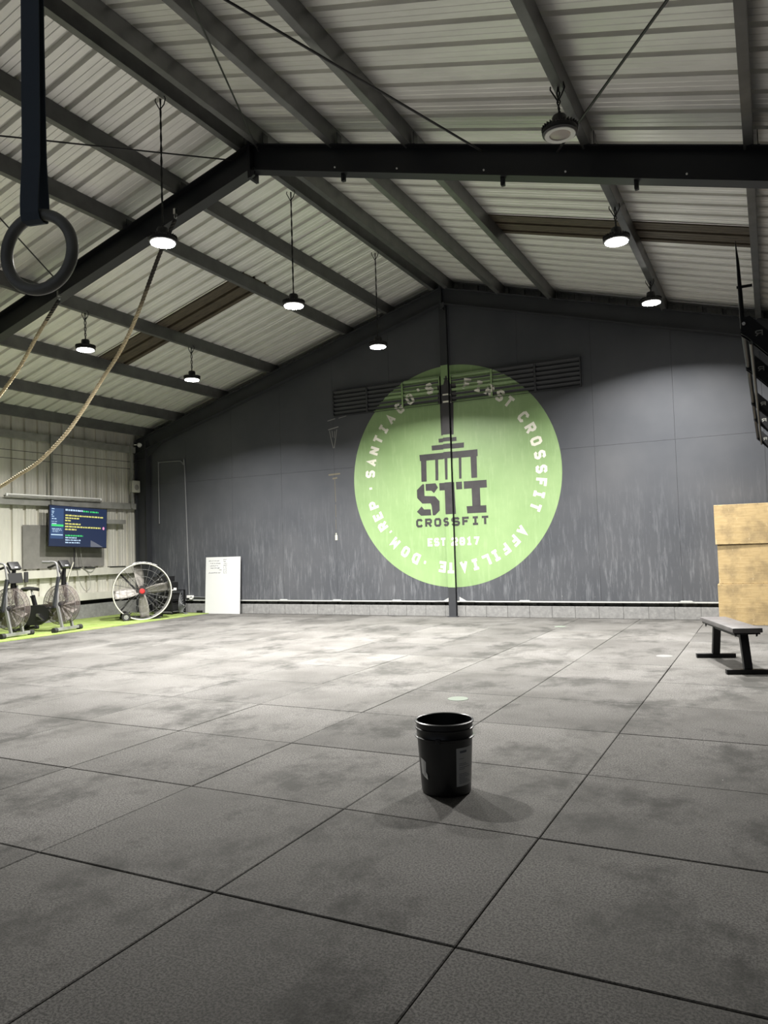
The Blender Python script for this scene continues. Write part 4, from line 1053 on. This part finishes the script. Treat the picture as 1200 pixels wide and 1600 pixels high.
    # console on its mast
    b = MB(); b.bar((.03, 0, .80), (.07, 0, 1.13), .05, .04); b.bar((0, -.10, .80), (.06, -.02, 1.10), .025, .02); b.bar((0, .10, .80), (.06, .02, 1.10), .025, .02); b.build('console_mast', M['blackmetal'], t)
    b = MB(); rot = Matrix.Rotation(d2r(-35), 3, 'Y'); b.box((.07, 0, 1.185), (.05, .22, .15), rot, .012); cs = b.build('console', M['black'], t, smooth=True)
    b = MB(); b.box(Vector((.07, 0, 1.185))+rot @ Vector((.027, 0, -.045)), (.003, .07, .018), rot); b.build('badge', M['white'], cs)
    b = MB(); b.box(Vector((.07, 0, 1.185))+rot @ Vector((-.027, 0, .0)), (.003, .15, .09), rot); b.build('display', M['greypaint'], cs)
    if variant:
        b = MB(); b.box((.10, .0, .985), (.012, .30, .17), Matrix.Rotation(d2r(-12), 3, 'Y'), .003); b.box((.12, .21, .99), (.03, .08, .18), None, .01); b.build('wind_screen', mat('wind_screen_dark', (0.03, 0.03, 0.03), 0.3), t)
    return t
air_bike((-11.22, 9.31, 0), d2r(9), 'black and silver air bike on the turf, the one below the television', 0)
air_bike((-11.34, 8.40, 0), d2r(9), 'black air bike on the turf at the left edge, with dark wind screen', 1)

# ------------------------------------------------------------------ pull-up rig along the right side
t = thing('pull_up_rig', (.80, 0, 0), 'black steel pull-up rig with slanted brackets reaching in from the right edge', 'rig')
RY = (5.60, 6.80, 8.62, 9.84, 11.75)
for k, y in enumerate(RY):
    b = MB(); b.box((0, y, 1.43), (.075, .075, 2.86), bev=.004); b.box((0, y, .006), (.16, .16, .012)); b.build('upright', M['blackmetal'], t)
    b = MB()
    ox, oz = -.905, 2.70
    for s in (-1, 1):
        b.prism([(ox, oz+.06), (ox+.05, oz+.07), (-.04, 1.86), (-.04, 1.70), (ox+.03, oz-.075), (ox-.01, oz-.04)], .007, Matrix.Translation((0, y+s*.042-.0035, 0)))
    b.bar((ox+.04, y, oz), (-.05, y, 1.79), .08, .02)
    br = b.build('bracket', M['blackmetal'], t)
    b = MB()
    for q in place(glyph('r', .046, .038, .008), 0, 0, 0):
        b.quad(*[(ox+.10+p[0], y-.0475, oz-.055+p[1]) for p in q])
    b.build('bracket_logo', M['girt'], br, norm=False)
    b = MB()
    for bx, bz in ((ox+.012, oz+.02), (ox+.30, oz-.24)): b.cyl((bx, y-.046, bz), (bx, y-.062, bz), .011, 6)
    b.build('bolt', M['white'], br)
b = MB(); b.cyl((-.895, RY[0]-.05, 2.68), (-.895, RY[-1]+.05, 2.68), .019, 16); b.build('pull_up_bar', M['blackmetal'], t, smooth=True)
b = MB(); b.cyl((-.855, RY[0]-.05, 2.585), (-.855, RY[-1]+.05, 2.585), .012, 16); b.build('pull_up_bar', mat('worn_bar', (0.10, 0.10, 0.095), 0.45, 0.6), t, smooth=True)
b = MB(); b.tube([(-.90, RY[0]-.02, 2.70), (-.905, RY[0]-.02, 2.95), (-.910, RY[0]-.02, 3.15), (-.918, RY[0]-.02, 3.30)], [.016, .014, .010, .002], 10); b.cyl((-.925, RY[0]-.02, 2.98), (-.83, RY[0]-.02, 2.98), .010, 10); b.build('upright_pin', M['blackmetal'], t, smooth=True)
b = MB(); b.bar((0, RY[0]-.04, 2.82), (0, RY[-1]+.04, 2.82), .075, .075); b.build('crossmember', M['blackmetal'], t)
